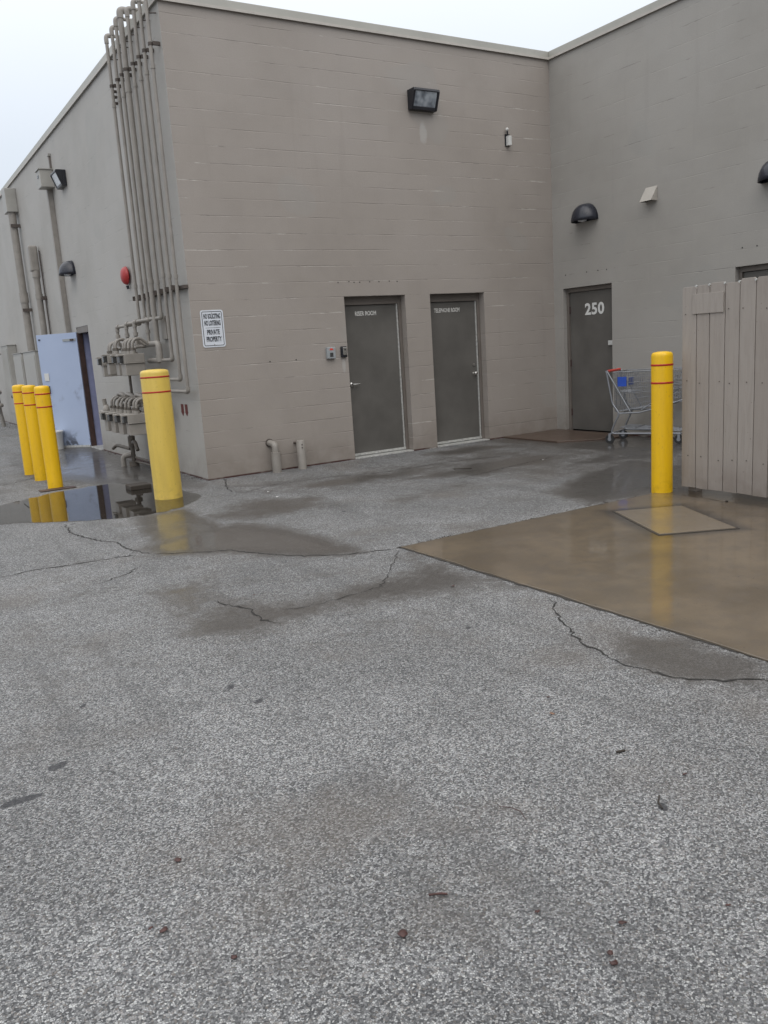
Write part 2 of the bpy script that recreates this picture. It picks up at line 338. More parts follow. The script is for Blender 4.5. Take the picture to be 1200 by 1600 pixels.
# ------------------------------------------------------------------ mesh helper
class MB:
    def __init__(s): s.v = []; s.f = []; s.sm = []
    def add(s, vs, fs, smooth=False):
        b = len(s.v); s.v += [tuple(map(float, p)) for p in vs]
        s.f += [tuple(i + b for i in f) for f in fs]; s.sm += [smooth] * len(fs); return s
    def box(s, x0, x1, y0, y1, z0, z1):
        if x0 > x1: x0, x1 = x1, x0
        if y0 > y1: y0, y1 = y1, y0
        if z0 > z1: z0, z1 = z1, z0
        v = [(x, y, z) for z in (z0, z1) for y in (y0, y1) for x in (x0, x1)]
        return s.add(v, [(0, 2, 3, 1), (4, 5, 7, 6), (0, 1, 5, 4), (2, 6, 7, 3), (0, 4, 6, 2), (1, 3, 7, 5)])
    def obox(s, c, ax, ay, az, hx, hy, hz):
        c, ax, ay, az = map(Vector, (c, ax, ay, az))
        v = [c + ax * (i * hx) + ay * (j * hy) + az * (k * hz) for k in (-1, 1) for j in (-1, 1) for i in (-1, 1)]
        return s.add(v, [(0, 2, 3, 1), (4, 5, 7, 6), (0, 1, 5, 4), (2, 6, 7, 3), (0, 4, 6, 2), (1, 3, 7, 5)])
    def tube(s, pts, r, n=12, caps=True, smooth=True):
        pts = [Vector(p) for p in pts]; rr = r if isinstance(r, (list, tuple)) else [r] * len(pts)
        t0 = (pts[1] - pts[0]).normalized(); ref = Vector((0, 0, 1)) if abs(t0.z) < .9 else Vector((1, 0, 0))
        nx = t0.cross(ref).normalized(); rings = []
        for i, p in enumerate(pts):
            if i == 0: t = t0
            elif i == len(pts) - 1: t = (pts[i] - pts[i - 1]).normalized()
            else:
                t = ((pts[i + 1] - pts[i]).normalized() + (pts[i] - pts[i - 1]).normalized())
                t = t.normalized() if t.length > 1e-6 else t0
            nx = (nx - t * nx.dot(t)).normalized(); ny = t.cross(nx)
            rings.append([p + nx * (math.cos(2 * math.pi * j / n) * rr[i]) + ny * (math.sin(2 * math.pi * j / n) * rr[i]) for j in range(n)])
        v = [q for g in rings for q in g]; f = []
        for i in range(len(pts) - 1):
            for j in range(n):
                a = i * n + j; b = i * n + (j + 1) % n; f.append((a, b, b + n, a + n))
        s.add(v, f, smooth)
        if caps:
            s.add(rings[0], [tuple(range(n - 1, -1, -1))]); s.add(rings[-1], [tuple(range(n))])
        return s
    def lathe(s, c, prof, n=32, axis='Z', smooth=True):
        """prof: (radius, height) bottom to top; closes with caps when the radius is not zero"""
        c = Vector(c); rings = []
        for r, h in prof:
            ring = []
            for j in range(n):
                a = 2 * math.pi * j / n; p, q = math.cos(a) * r, math.sin(a) * r
                ring.append(c + (Vector((p, q, h)) if axis == 'Z' else Vector((h, p, q)) if axis == 'X' else Vector((q, h, p))))
            rings.append(ring)
        v = [q for g in rings for q in g]; f = []
        for i in range(len(prof) - 1):
            for j in range(n):
                a = i * n + j; b = i * n + (j + 1) % n; f.append((a, b, b + n, a + n))
        s.add(v, f, smooth)
        s.add(rings[0], [tuple(range(n - 1, -1, -1))]); s.add(rings[-1], [tuple(range(n))])
        return s
    def prism(s, poly, a0, a1, axis):
        """poly in the two other axes (order x,y,z with axis removed), extruded along axis"""
        def mk(p, a):
            return (a, p[0], p[1]) if axis == 'X' else (p[0], a, p[1]) if axis == 'Y' else (p[0], p[1], a)
        n = len(poly); v = [mk(p, a0) for p in poly] + [mk(p, a1) for p in poly]
        area = sum(poly[i][0] * poly[(i + 1) % n][1] - poly[(i + 1) % n][0] * poly[i][1] for i in range(n))
        f = [tuple(range(n - 1, -1, -1)), tuple(range(n, 2 * n))] + [(i, (i + 1) % n, n + (i + 1) % n, n + i) for i in range(n)]
        flip = (area < 0) != (a1 < a0)
        if axis == 'Y': flip = not flip
        if flip: f = [tuple(reversed(q)) for q in f]
        return s.add(v, f)
    def build(s, name, mat, parent=None, bevel=0., seg=2, tree=None):
        me = bpy.data.meshes.new(name)
        org = Vector((0, 0, 0)); p = parent
        while p is not None: org += p.location; p = p.parent
        if parent is None and s.v: pass
        me.from_pydata([tuple(Vector(q) - org) for q in s.v], [], s.f); me.update()
        me.polygons.foreach_set('use_smooth', s.sm)
        o = bpy.data.objects.new(name, me); col.objects.link(o); o.data.materials.append(M_[mat] if isinstance(mat, str) else mat)
        if parent is not None: o.parent = parent
        if bevel:
            b = o.modifiers.new('bevel', 'BEVEL'); b.width = bevel; b.segments = seg; b.limit_method = 'ANGLE'; b.angle_limit = R(40)
        return o

def arc(c, a, b, r, a0, a1, n=6):
    c, a, b = Vector(c), Vector(a), Vector(b)
    return [c + a * (math.cos(R(t)) * r) + b * (math.sin(R(t)) * r) for t in [a0 + (a1 - a0) * i / n for i in range(n + 1)]]
def bend(pts, r=.05, n=5):
    """round the corners of a polyline"""
    pts = [Vector(p) for p in pts]; o = [pts[0]]
    for i in range(1, len(pts) - 1):
        p, a, b = pts[i], (pts[i - 1] - pts[i]), (pts[i + 1] - pts[i])
        rr = min(r, a.length * .45, b.length * .45); a = a.normalized() * rr; b = b.normalized() * rr
        for t in range(n + 1):
            t /= n; o.append((p + a) * (1 - t) ** 2 + p * 2 * t * (1 - t) + (p + b) * t * t)
    o.append(pts[-1]); return o

def thing(name, label, cat, loc=(0, 0, 0), group=None, rz=0):
    o = bpy.data.objects.new(name, None); col.objects.link(o); o.location = loc; o.rotation_euler = (0, 0, rz)
    o.empty_display_size = .1; o['label'] = label; o['category'] = cat
    if group: o['group'] = group
    return o
def tag(o, label, cat, group=None):
    o['label'] = label; o['category'] = cat
    if group: o['group'] = group
    return o
def struct(o): o['kind'] = 'structure'; return o
def copy_tree(o, parent=None):
    c = o.copy(); col.objects.link(c)
    if parent is not None: c.parent = parent
    for ch in list(o.children): copy_tree(ch, c)
    return c
def text_mesh(name, s, size, mat, parent, origin, xdir, ydir, sx=1., bold=0., depth=.001, align='CENTER', spacing=1., width=None):
    cu = bpy.data.curves.new(name, 'FONT'); cu.body = s; cu.size = size; cu.align_x = align; cu.align_y = 'CENTER'
    cu.offset = bold; cu.extrude = depth; cu.space_character = spacing; cu.resolution_u = 3
    to = bpy.data.objects.new(name, cu); col.objects.link(to)
    dg = bpy.context.evaluated_depsgraph_get(); me = bpy.data.meshes.new_from_object(to.evaluated_get(dg))
    bpy.data.objects.remove(to); bpy.data.curves.remove(cu)
    x, y = Vector(xdir), Vector(ydir); z = x.cross(y)
    if width: xs_ = [q.co.x for q in me.vertices]; sx = width / (max(xs_) - min(xs_))
    org = Vector((0, 0, 0)); p = parent
    while p is not None: org += p.location; p = p.parent
    o0 = Vector(origin) - org
    for vt in me.vertices: vt.co = o0 + x * (vt.co.x * sx) + y * vt.co.y + z * vt.co.z
    me.name = name; me.materials.clear(); me.materials.append(M_[mat])
    o = bpy.data.objects.new(name, me); col.objects.link(o); o.parent = parent; return o

WX, HT = 6.011, 5.617      # inner corner, underside of the coping

# ------------------------------------------------------------------ ground
def smooth01(t): t = np.clip(t, 0, 1); return t * t * (3 - 2 * t)
def poly_sd(px, py, poly):
    """signed distance, positive inside"""
    n = len(poly); d = np.full(px.shape, 1e9); ins = np.zeros(px.shape, bool)
    for i in range(n):
        x0, y0 = poly[i]; x1, y1 = poly[(i + 1) % n]; ex, ey = x1 - x0, y1 - y0
        t = np.clip(((px - x0) * ex + (py - y0) * ey) / (ex * ex + ey * ey + 1e-12), 0, 1)
        d = np.minimum(d, np.hypot(px - x0 - t * ex, py - y0 - t * ey))
        c = ((y0 > py) != (y1 > py)) & (px < (x1 - x0) * (py - y0) / (y1 - y0 + 1e-12) + x0); ins ^= c
    return np.where(ins, d, -d)
PUDDLE = [(-4.6, -.9), (-3.6, -.2), (-2.43, .40), (-1.81, .80), (-1.49, .88), (-1.17, .95), (-.80, .72), (-.62, .1), (-.50, -.55), (-.50, -1.1),
          (-.68, -1.38), (-.94, -1.60), (-1.15, -1.71), (-1.37, -1.72), (-1.68, -1.60), (-2.0, -1.41), (-2.6, -.92), (-3.4, -.95), (-4.3, -1.5)]
WET = [ # polygon, softness, strength
    ([(-3.2, -5.9), (-1.2, -6.6), (-.3, -6.3), (-.22, -4.85), (2.4, -4.8), (5.9, -4.8), (5.9, -.1), (.2, -.1), (-1.2, -1.9), (-3.0, -3.6)], .8, .12),
    ([(-.46, -.35), (.55, -.60), (1.67, -.9), (2.6, -.75), (4.2, -.6), (4.6, -.2), (6.0, -.2), (6.0, -4.6), (4.2, -4.8), (2.94, -4.7), (2.4, -4.3), (2.6, -3.4), (1.9, -2.3), (.95, -2.2), (.1, -1.6)], .7, .42),
    ([(2.0, -4.75), (2.1, -4.1), (2.9, -3.6), (4.2, -3.2), (4.2, -4.8)], .25, .95),
    ([(1.6, -2.1), (2.9, -1.7), (4.2, -1.9), (3.9, -2.5), (2.4, -2.6)], .3, .75),
    ([(2.9, -.5), (3.9, -.35), (4.4, -.8), (3.3, -1.0)], .3, .8), ([(3.2, -2.9), (4.4, -2.6), (5.2, -2.6), (4.6, -3.3)], .3, .85), ([(.6, -2.9), (1.9, -2.7), (2.1, -3.0), (.9, -3.3)], .3, .45), ([(4.6, -.1), (6, -.1), (6, -3.4), (4.6, -3.0)], .5, 1.05),
    ([(.3, -1.35), (1.3, -1.3), (2.2, -1.55), (2.0, -1.9), (.8, -1.9)], .25, .72),
    ([(-1.78, -3.30), (-1.62, -3.05), (-1.27, -2.98), (-.77, -2.9), (-.60, -3.45), (-.50, -4.2), (-.50, -4.78), (-.9, -4.52), (-1.25, -3.95), (-1.55, -3.72), (-1.75, -3.62)], .22, 1.0),
    ([(-1.45, -1.75), (-.90, -1.68), (-.95, -3.1), (-1.66, -3.1)], .14, .86),
    ([(-.9, -2.3), (-.2, -1.7), (.5, -2.2), (.2, -2.9), (-.7, -2.95)], .3, .60),
    ([(-2.1, -4.6), (-1.8, -4.65), (-1.78, -5.1), (-2.0, -5.4), (-2.25, -5.1)], .3, .62),
    ([(-1.83, -5.05), (-1.55, -5.48), (-1.26, -5.62), (-.72, -5.50), (-.30, -5.50), (-.22, -6.1), (-.55, -6.15), (-1.01, -5.98), (-1.59, -5.92), (-1.99, -6.0), (-2.2, -5.7)], .26, .74),
    ([(-.30, -5.05), (-.22, -5.9), (-.22, -6.35), (-.62, -5.8)], .22, .62),
    ([(-.46, -7.35), (-.22, -7.55), (-.22, -8.06), (-.42, -8.10), (-.67, -7.9), (-.74, -7.6)], .16, .80),
    ([(-.3, 7.5), (-.05, 3.3), (-.3, -.3), (-1.0, .9), (-1.6, 2.6), (-1.3, 6.5)], .5, .95),
    ([(-2.6, 3.6), (-1.9, 1.5), (-2.8, .6), (-4.5, 1.0), (-5, 6)], .6, .45),
    (PUDDLE, .16, .50)]
TAR = [(-3.18, -6.91, .034), (-3.37, -7.09, .034), (-3.31, -7.10, .028), (-2.32, -6.59, .022), (-2.29, -6.85, .022), (-2.02, -9.02, .012), (-1.56, -8.54, .02),
       (-2.95, -6.35, .015), (.2, -3.2, .03), (-2.0, -1.55, .03), (-.95, -6.7, .015)]
def make_ground():
    def axis(far0, a, b, st, far1):
        c = [far0 * f for f in (1, .5, .22, .1)]; c = [x for x in c if x < a - 1]
        f = list(np.arange(a, b + st / 2, st)); g = [far1 * q for q in (.12, .25, .5, 1)]
        return np.array(c + f + [x for x in g if x > b + .8])
    xs = axis(-400, -6., 6.4, .04, 400); ys = axis(-400, -9.8, 12.0, .05, 400)
    X, Y = np.meshgrid(xs, ys); n = X.size; x = X.ravel(); y = Y.ravel()
    wet = np.zeros(n); tar = np.zeros(n)
    for poly, soft, st in WET:
        wet = np.maximum(wet, st * smooth01(poly_sd(x, y, poly) / (soft * 1.35) * .5 + .5))
        wet = np.maximum(wet, .15 * smooth01(poly_sd(x, y, poly) / .5 + .55))
    for tx, ty, r in TAR:
        tar = np.maximum(tar, smooth01(1.5 - np.hypot((x - tx) / 1.3, y - ty) / r))
    me = bpy.data.meshes.new('ground'); nx, ny = len(xs), len(ys)
    me.vertices.add(n); co = np.zeros((n, 3)); co[:, 0] = x; co[:, 1] = y; me.vertices.foreach_set('co', co.ravel())
    i, j = np.meshgrid(np.arange(nx - 1), np.arange(ny - 1)); a = (j * nx + i).ravel()
    q = np.stack([a, a + 1, a + nx + 1, a + nx], 1).astype(np.int32)
    me.loops.add(q.size); me.loops.foreach_set('vertex_index', q.ravel())
    me.polygons.add(len(q)); me.polygons.foreach_set('loop_start', np.arange(0, q.size, 4, dtype=np.int32))
    me.polygons.foreach_set('loop_total', np.full(len(q), 4, dtype=np.int32)); me.update(calc_edges=True)
    for nm, arr in (('wet', wet), ('tar', tar)):
        at = me.attributes.new(nm, 'FLOAT', 'POINT'); at.data.foreach_set('value', arr.astype(np.float32))
    o = bpy.data.objects.new('ground', me); col.objects.link(o); me.materials.append(M_['asphalt']); struct(o)
make_ground()

def blob_sheet(name, poly, z, mat, jitter=.034, step=.05):
    pts = []
    n = len(poly); r = random.Random(3)
    # Catmull-Rom outline with small irregularities
    for i in range(n):
        p0, p1, p2, p3 = (Vector(poly[(i + k) % n]) for k in (-1, 0, 1, 2))
        m = max(2, int((p2 - p1).length / step))
        for t in range(m):
            t /= m
            q = .5 * ((2 * p1) + (p2 - p0) * t + (2 * p0 - 5 * p1 + 4 * p2 - p3) * t * t + (3 * p1 - p0 - 3 * p2 + p3) * t ** 3)
            a = q.x * 7.1 + q.y * 3.3
            q = q + Vector((math.sin(a) * .6 + math.sin(a * 2.7 + 1), math.cos(a * 1.3) * .6 + math.sin(a * 3.9))) * jitter * .5 + Vector((r.uniform(-1, 1), r.uniform(-1, 1))) * jitter * .35
            pts.append((q.x, q.y, z))
    ar = sum(pts[i][0] * pts[(i + 1) % len(pts)][1] - pts[(i + 1) % len(pts)][0] * pts[i][1] for i in range(len(pts)))
    if ar < 0: pts = pts[::-1]
    m = MB(); m.add(pts, [tuple(range(len(pts)))]); o = m.build(name, mat); return struct(o)
blob_sheet('puddle', PUDDLE, .004, 'water')

# concrete slab, its joints and the patch
SL = [(-.215, -4.862), (6.0, -4.862), (6.0, -14), (-.19, -14)]
def slab_mesh():
    m = MB(); n = 60; top = []
    e1 = [(-.215 + (6.0 + .215) * i / n, -4.862 + .006 * math.sin(i * 2.3) + rnd.uniform(-.004, .004)) for i in range(n + 1)]
    e2 = [(-.20 + .005 * math.sin(i * 1.7) + rnd.uniform(-.009, .006), -14 + (14 - 4.90) * i / n) for i in range(n + 1)]
    poly = e1 + [(6.0, -14)] + e2
    return m.prism([(p[0], p[1]) for p in poly], -.05, .010, 'Z')
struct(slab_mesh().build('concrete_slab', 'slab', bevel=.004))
pd = [(1.803, -5.191), (2.348, -5.453), (1.935, -6.297), (1.393, -6.02)]
struct(MB().prism(pd, .009, .0165, 'Z').build('concrete_patch', 'slab_pale', bevel=.003))
def grow(poly, k):
    c = Vector((sum(p[0] for p in poly) / 4, sum(p[1] for p in poly) / 4)); return [tuple(c + (Vector(p) - c) * k) for p in poly]
struct(MB().prism(grow(pd, 1.06), .008, .0125, 'Z').build('patch_joint', 'joint'))
stoop = [(4.86, -.004), (WX - .004, -.004), (WX - .004, -1.62), (5.42, -1.55), (4.88, -1.20)]
struct(MB().prism(stoop, -.05, .022, 'Z').build('concrete_stoop', 'stoop', bevel=.005))

def ribbon(name, path, w, mat, z=.003, jit=.017, step=.034, seed=1, taper=True):
    r = random.Random(seed); P = [Vector(p) for p in path]; pts = []
    for a, b in zip(P[:-1], P[1:]):
        m = max(1, int((b - a).length / step))
        for i in range(m): pts.append(a.lerp(b, i / m))
    pts.append(P[-1]); pts = [p + Vector((r.uniform(-jit, jit), r.uniform(-jit, jit))) for p in pts]
    v = []; n = len(pts)
    for i, p in enumerate(pts):
        t = (pts[min(i + 1, n - 1)] - pts[max(i - 1, 0)]).normalized(); nn = Vector((-t.y, t.x))
        k = min(1, (i + .3) / 4, (n - 1 - i + .3) / 4) if taper else 1
        ww = w * k * r.choice((.5, .7, .9, 1.2, 1.6)) * .8; v += [(p.x + nn.x * ww, p.y + nn.y * ww, z), (p.x - nn.x * ww, p.y - nn.y * ww, z)]
    f = [(2 * i + 1, 2 * i + 3, 2 * i + 2, 2 * i) for i in range(n - 1)]
    m = MB(); m.add(v, f); return struct(m.build(name, mat))
CR = [([(-3.6, -3.3), (-2.92, -3.37), (-2.64, -3.32), (-2.31, -3.38), (-2.0, -3.41), (-1.87, -3.47)], .008),
      ([(-2.07, -1.54), (-2.13, -2.01), (-2.02, -2.58), (-1.9, -2.78), (-1.88, -3.23), (-1.79, -3.5)], .009),
      ([(-1.79, -3.5), (-1.52, -3.73), (-1.25, -3.89), (-1.1, -4.2), (-.91, -4.51), (-.63, -4.72), (-.35, -4.83), (-.24, -4.86)], .008),
      ([(-1.97, -3.86), (-2.17, -4.04), (-2.41, -4.16)], .006), ([(-1.88, -3.3), (-1.95, -3.45), (-2.02, -3.42)], .007),
      ([(-1.87, -5.13), (-1.82, -5.33), (-1.76, -5.52), (-1.78, -5.75), (-1.73, -5.92)], .0065),
      ([(-.25, -6.6), (-.40, -6.80), (-.55, -7.05), (-.65, -7.23), (-.69, -7.42), (-.72, -7.59), (-.7, -7.76), (-.66, -7.89), (-.54, -8.02), (-.39, -8.14), (-.2, -8.2)], .006),
      ([(.21, -.04), (-.05, -.76), (-.12, -1.08), (-.06, -1.29)], .008),
      ([(-.06, -1.29), (.45, -1.06), (1.19, -1.14), (1.79, -1.39), (2.79, -1.38), (3.6, -1.6)], .007),
      ([(-.25, -4.9), (-.62, -5.35), (-.89, -5.66), (-1.38, -5.73), (-1.65, -5.65)], .0035),
      ([(2.0, -2.6), (2.9, -2.4), (3.9, -2.2)], .006), ([(-3.6, 2.2), (-2.6, 2.0), (-1.9, 2.4), (-1.2, 3.1)], .01)]
# an unseen building, added further down, shades the yard from behind the camera
for i, (pth, w) in enumerate(CR): ribbon('pavement_crack', pth, w, 'crack', seed=i + 2)
ribbon('slab_joint', [(-.24, -4.850), (1.0, -4.848), (2.4, -4.850), (5.9, -4.85)], .011, 'joint', z=.0035, jit=.004, seed=31, taper=False)
ribbon('slab_joint', [(-.212, -4.85), (-.206, -7), (-.206, -10), (-.206, -13.9)], .012, 'joint', z=.0035, jit=.004, seed=32, taper=False)

# ------------------------------------------------------------------ building
bld = thing('commercial_building', 'large taupe painted concrete-block building with flat roof filling the background', 'building')
def wall_panels(m, axis, plane, u0, u1, z0, z1, holes, depth, outward):
    """wall face with openings and their reveals. axis = running axis; outward = sign of the face normal"""
    us = sorted({u0, u1, *[h[0] for h in holes], *[h[1] for h in holes]}); zs = sorted({z0, z1, *[h[2] for h in holes], *[h[3] for h in holes]})
    def P(u, z, d=0.): return (u, plane - outward * d, z) if axis == 'X' else (plane - outward * d, u, z)
    def quad(a, b, c, d):
        m.add([a, b, c, d], [(0, 1, 2, 3)])
    fl = (axis == 'X') == (outward < 0)
    for ua, ub in zip(us[:-1], us[1:]):
        for za, zb in zip(zs[:-1], zs[1:]):
            um, zm = (ua + ub) / 2, (za + zb) / 2
            if any(h[0] < um < h[1] and h[2] < zm < h[3] for h in holes): continue
            q = [P(ua, za), P(ub, za), P(ub, zb), P(ua, zb)]
            quad(*(q if fl else q[::-1]))
    for a, b, c, d in holes:
        for q in ([P(a, c), P(a, d), P(a, d, depth), P(a, c, depth)], [P(b, c, depth), P(b, d, depth), P(b, d), P(b, c)],
                  [P(a, d), P(b, d), P(b, d, depth), P(a, d, depth)]):
            quad(*q)
D1 = (2.175, 3.170); D2 = (3.600, 4.592); D3 = (-1.218, -.202); D4 = (-4.30, -3.29); D5 = (5.458, 6.38); DH = 2.2352
m = MB(); wall_panels(m, 'X', 0., 0., WX, -.3, HT + .02, [(D1[0], D1[1], 0, DH), (D2[0], D2[1], 0, DH)], .2, -1)
m.build('wall', 'wall_front', bld)['label'] = 'front wall with two service doors'
m = MB(); wall_panels(m, 'Y', WX, -18., 0., -.3, HT + .02, [(D3[0], D3[1], 0, DH), (D4[0], D4[1], 0, DH)], .2, -1)
m.build('wall', 'wall_right', bld)['label'] = 'projecting right-hand wall with door 250'
m = MB(); wall_panels(m, 'Y', 0., 0., 40., -.3, HT + .02, [(D5[0], D5[1], 0, DH)], .2, -1)
m.build('wall', 'wall_left', bld)['label'] = 'long left-hand wall carrying pipes and meters'
# roof deck and the closing back faces
m = MB(); m.add([(.0, .0, 5.45), (20, 0, 5.45), (20, 40, 5.45), (0, 40, 5.45)], [(0, 1, 2, 3)])
m.add([(WX, -18, 5.45), (20, -18, 5.45), (20, 0, 5.45), (WX, 0, 5.45)], [(0, 1, 2, 3)])
m.add([(20, -18, -.3), (20, 40, -.3), (20, 40, 5.6), (20, -18, 5.6)], [(0, 1, 2, 3)])
m.add([(0, 40, -.3), (0, 40, 5.6), (20, 40, 5.6), (20, 40, -.3)], [(0, 1, 2, 3)])
m.add([(WX, -18, -.3), (20, -18, -.3), (20, -18, 5.6), (WX, -18, 5.6)], [(0, 1, 2, 3)])
m.build('roof', 'coping', bld)
# coping
cz0, cz1 = HT, HT + .105
for (nm, args) in (('c', [(-.028, WX - .028, -.028, .20)]), ('c', [(WX - .028, WX + .20, -18, .20)]), ('c', [(-.028, .20, .2005, 40.)])):
    for (x0, x1, y0, y1) in args:
        cp = MB().box(x0, x1, y0, y1, cz0, cz1).build('coping', 'coping', bld, bevel=.006)
MB().box(-.036, WX - .036, -.036, -.0285, cz0 - .012, cz0 + .018).build('coping_edge', 'coping_edge', bld)
MB().box(WX - .036, WX - .0285, -18, -.036, cz0 - .012, cz0 + .018).build('coping_edge', 'coping_edge', bld)
MB().box(-.036, -.0285, -.0285, 40, cz0 - .012, cz0 + .018).build('coping_edge', 'coping_edge', bld)

# service doors in the front wall
def lever(parent, x, y, z, dirx):
    h = MB(); h.lathe((x, y, z), [(.0, -.012), (.030, -.012), (.030, 0.)], 16, 'Y')
    h.tube([(x, y - .005, z), (x, y - .055, z)], .010, 8); h.tube(bend([(x, y - .05, z), (x + dirx * .05, y - .055, z), (x + dirx * .11, y - .05, z)], .02), .010, 8)
    return h.build('handle', 'steel', parent)
def front_door(D, words, size, tx, tz, handle, wid):
    y = .145; a, b = D
    d = MB().box(a + .052, b - .055, y, y + .045, .022, DH - .115).build('door', 'door', bld, bevel=.003)
    d['label'] = 'grey-brown steel door lettered ' + words
    fr = MB().box(a + .002, a + .05, y - .03, y + .05, 0, DH - .002).box(b - .05, b - .002, y - .03, y + .05, 0, DH - .002).box(a + .05, b - .05, y - .03, y + .05, DH - .11, DH - .002)
    fr.build('door_frame', 'frame', d, bevel=.003)
    MB().box(b - .078, b - .056, y - .014, y - .002, .03, DH - .1).build('weather_strip', 'alu', d)
    MB().box(a + .052, b - .052, y - .02, y - .001, .028, .06).build('door_sweep', 'alu', d)
    MB().box(a + .004, b - .004, -.01, y + .05, .0, .018).build('threshold', 'alu', d, bevel=.003)
    text_mesh('lettering', words, size, 'dimwhite', d, (tx, y - .004, tz), (1, 0, 0), (0, 0, 1), .92, .0022, .001, width=wid)
    if handle == 'lever': lever(d, a + .105, y, 1.04, 1)
    else:
        h = MB(); h.lathe((b - .135, y, 1.04), [(.034, -.006), (.034, 0.)], 20, 'Y'); h.lathe((b - .135, y, 1.04), [(.0, -.07), (.022, -.068), (.030, -.055), (.026, -.04), (.012, -.028), (.012, -.004)][::1], 20, 'Y')
        h.build('handle', 'steel', d)
        MB().lathe((b - .135, y, 1.17), [(.022, -.01), (.022, 0.)], 16, 'Y').build('lock', 'steel', d)
    for z in (.3, 1.1, 1.9):
        xx = (b - .053) if handle == 'lever' else a + .053
        MB().tube([(xx, y - .006, z - .05), (xx, y - .006, z + .05)], .007, 8).build('hinge', 'frame', d)
front_door(D1, 'RISER ROOM', .082, 2.585, 2.005, 'lever', .345)
front_door(D2, 'TELEPHONE ROOM', .082, 3.995, 2.000, 'knob', .47)
# doors in the right-hand wall
def right_door(D, opened=False):
    x = WX + .10; a, b = D
    d = MB().box(x, x + .045, a + .05, b - .05, .025, DH - .07).build('door', 'door', bld, bevel=.003)
    fr = MB().box(x - .03, x + .05, a + .002, a + .048, 0, DH - .002).box(x - .03, x + .05, b - .048, b - .002, 0, DH - .002).box(x - .03, x + .05, a + .048, b - .048, DH - .066, DH - .002)
    fr.build('door_frame', 'frame', d, bevel=.003)
    for z in (.30, 1.08, 1.90):
        MB().tube([(x - .008, b - .052, z - .055), (x - .008, b - .052, z + .055)], .011, 8).build('hinge', 'brown', d)
    return d
d3 = right_door(D3); d3['label'] = 'grey-brown door with white number 250'
text_mesh('number', '250', .235, 'white', d3, (WX + .094, -.775, 1.885), (0, -1, 0), (0, 0, 1), .98, .0075, .001, spacing=1.06, width=.40)
MB().box(WX + .075, WX + .099, -1.16, -1.06, 1.335, 1.405).build('latch_guard', 'plasticw', d3, bevel=.003)
MB().box(WX - .002, WX + .12, D3[0] - 1.01, D3[0] - .004, .0225, .034).build('threshold', 'frame', d3)
d4 = right_door(D4); d4['label'] = 'door mostly hidden behind the board fence'
# screw holes left above the doors
for x in (2.10, 2.27, 2.35, 2.44, 2.60, 2.75, 2.92, 3.05): MB().lathe((x, -.001, 2.43 + rnd.uniform(-.01, .01)), [(.008, -.003), (.008, 0)], 8, 'Y').build('screw_hole', 'dark', bld)
for y, z in ((-.27, 2.438), (-.72, 2.44), (-.95, 2.44), (-1.124, 2.435), (-3.386, 2.46), (-3.591, 2.457)): MB().lathe((WX - .001, y, z), [(.009, -.003), (.009, 0)], 8, 'X').build('screw_hole', 'dark', bld)
for x in (1.0, 1.38): MB().lathe((x, -.001, 1.44), [(.009, -.003), (.009, 0)], 8, 'Y').build('screw_hole', 'dark', bld)
# open pale-blue door in the left wall
hx, hy = -.012, 6.33; fx, fy = -.60, 7.02
dv = Vector((fx - hx, fy - hy, 0)); dl = dv.length; dv.normalize(); dn = Vector((dv.y, -dv.x, 0))
bd = bpy.data.objects.new('door', None)
m = MB(); m.obox((hx + dv.x * dl / 2, hy + dv.y * dl / 2, 1.085), dv, dn, (0, 0, 1), dl / 2, .022, 1.065)
bd = m.build('door', 'blue_door', bld, bevel=.003); bd['label'] = 'pale blue steel door standing open'
def on_door(u, z, hu, hz, mat, name, t=.006):
    c = Vector((hx, hy, z)) + dv * u - dn * 0; side = -1 if dn.y > 0 else 1
    c = c + dn * side * (.022 + t)
    return MB().obox(c, dv, dn, (0, 0, 1), hu, t, hz).build(name, mat, bd)
on_door(.17, 2.02, .14, .022, 'plasticg', 'closer_plate'); on_door(.10, 2.02, .035, .015, 'brown', 'closer_arm', .016)
on_door(.78, 1.36, .05, .07, 'plasticw', 'lock_plate'); on_door(.76, 1.12, .016, .07, 'signk', 'handle', .02)
on_door(dl / 2, .025, dl / 2, .02, 'alu', 'door_sweep'); on_door(.84, 2.06, .02, .012, 'signk', 'scuff_plate')
m = MB().box(.085, .30, D5[1] - .06, D5[1] - .004, 0, DH - .12).build('door_jamb', 'bluejamb', bld)
m = MB().box(.005, .19, D5[0] + .05, D5[1] - .05, DH - .11, DH - .003).build('door_head', 'frame', bld)
m = MB().box(-.012, .080, D5[1] - .085, D5[1] - .002, 0, DH - .10).build('door_jamb', 'brown', bld)
m = MB().box(-.03, .2, D5[0] + .003, D5[1] - .003, 0, .02).build('threshold', 'alu', bld)
m = MB().box(.9, .95, 4.2, 7.6, -.1, 2.6).box(.21, .9, 4.2, 4.25, -.1, 2.6).box(.21, .9, 7.55, 7.6, -.1, 2.6).box(.21, .9, 4.25, 7.55, 2.5, 2.6).build('interior', 'dark', bld)
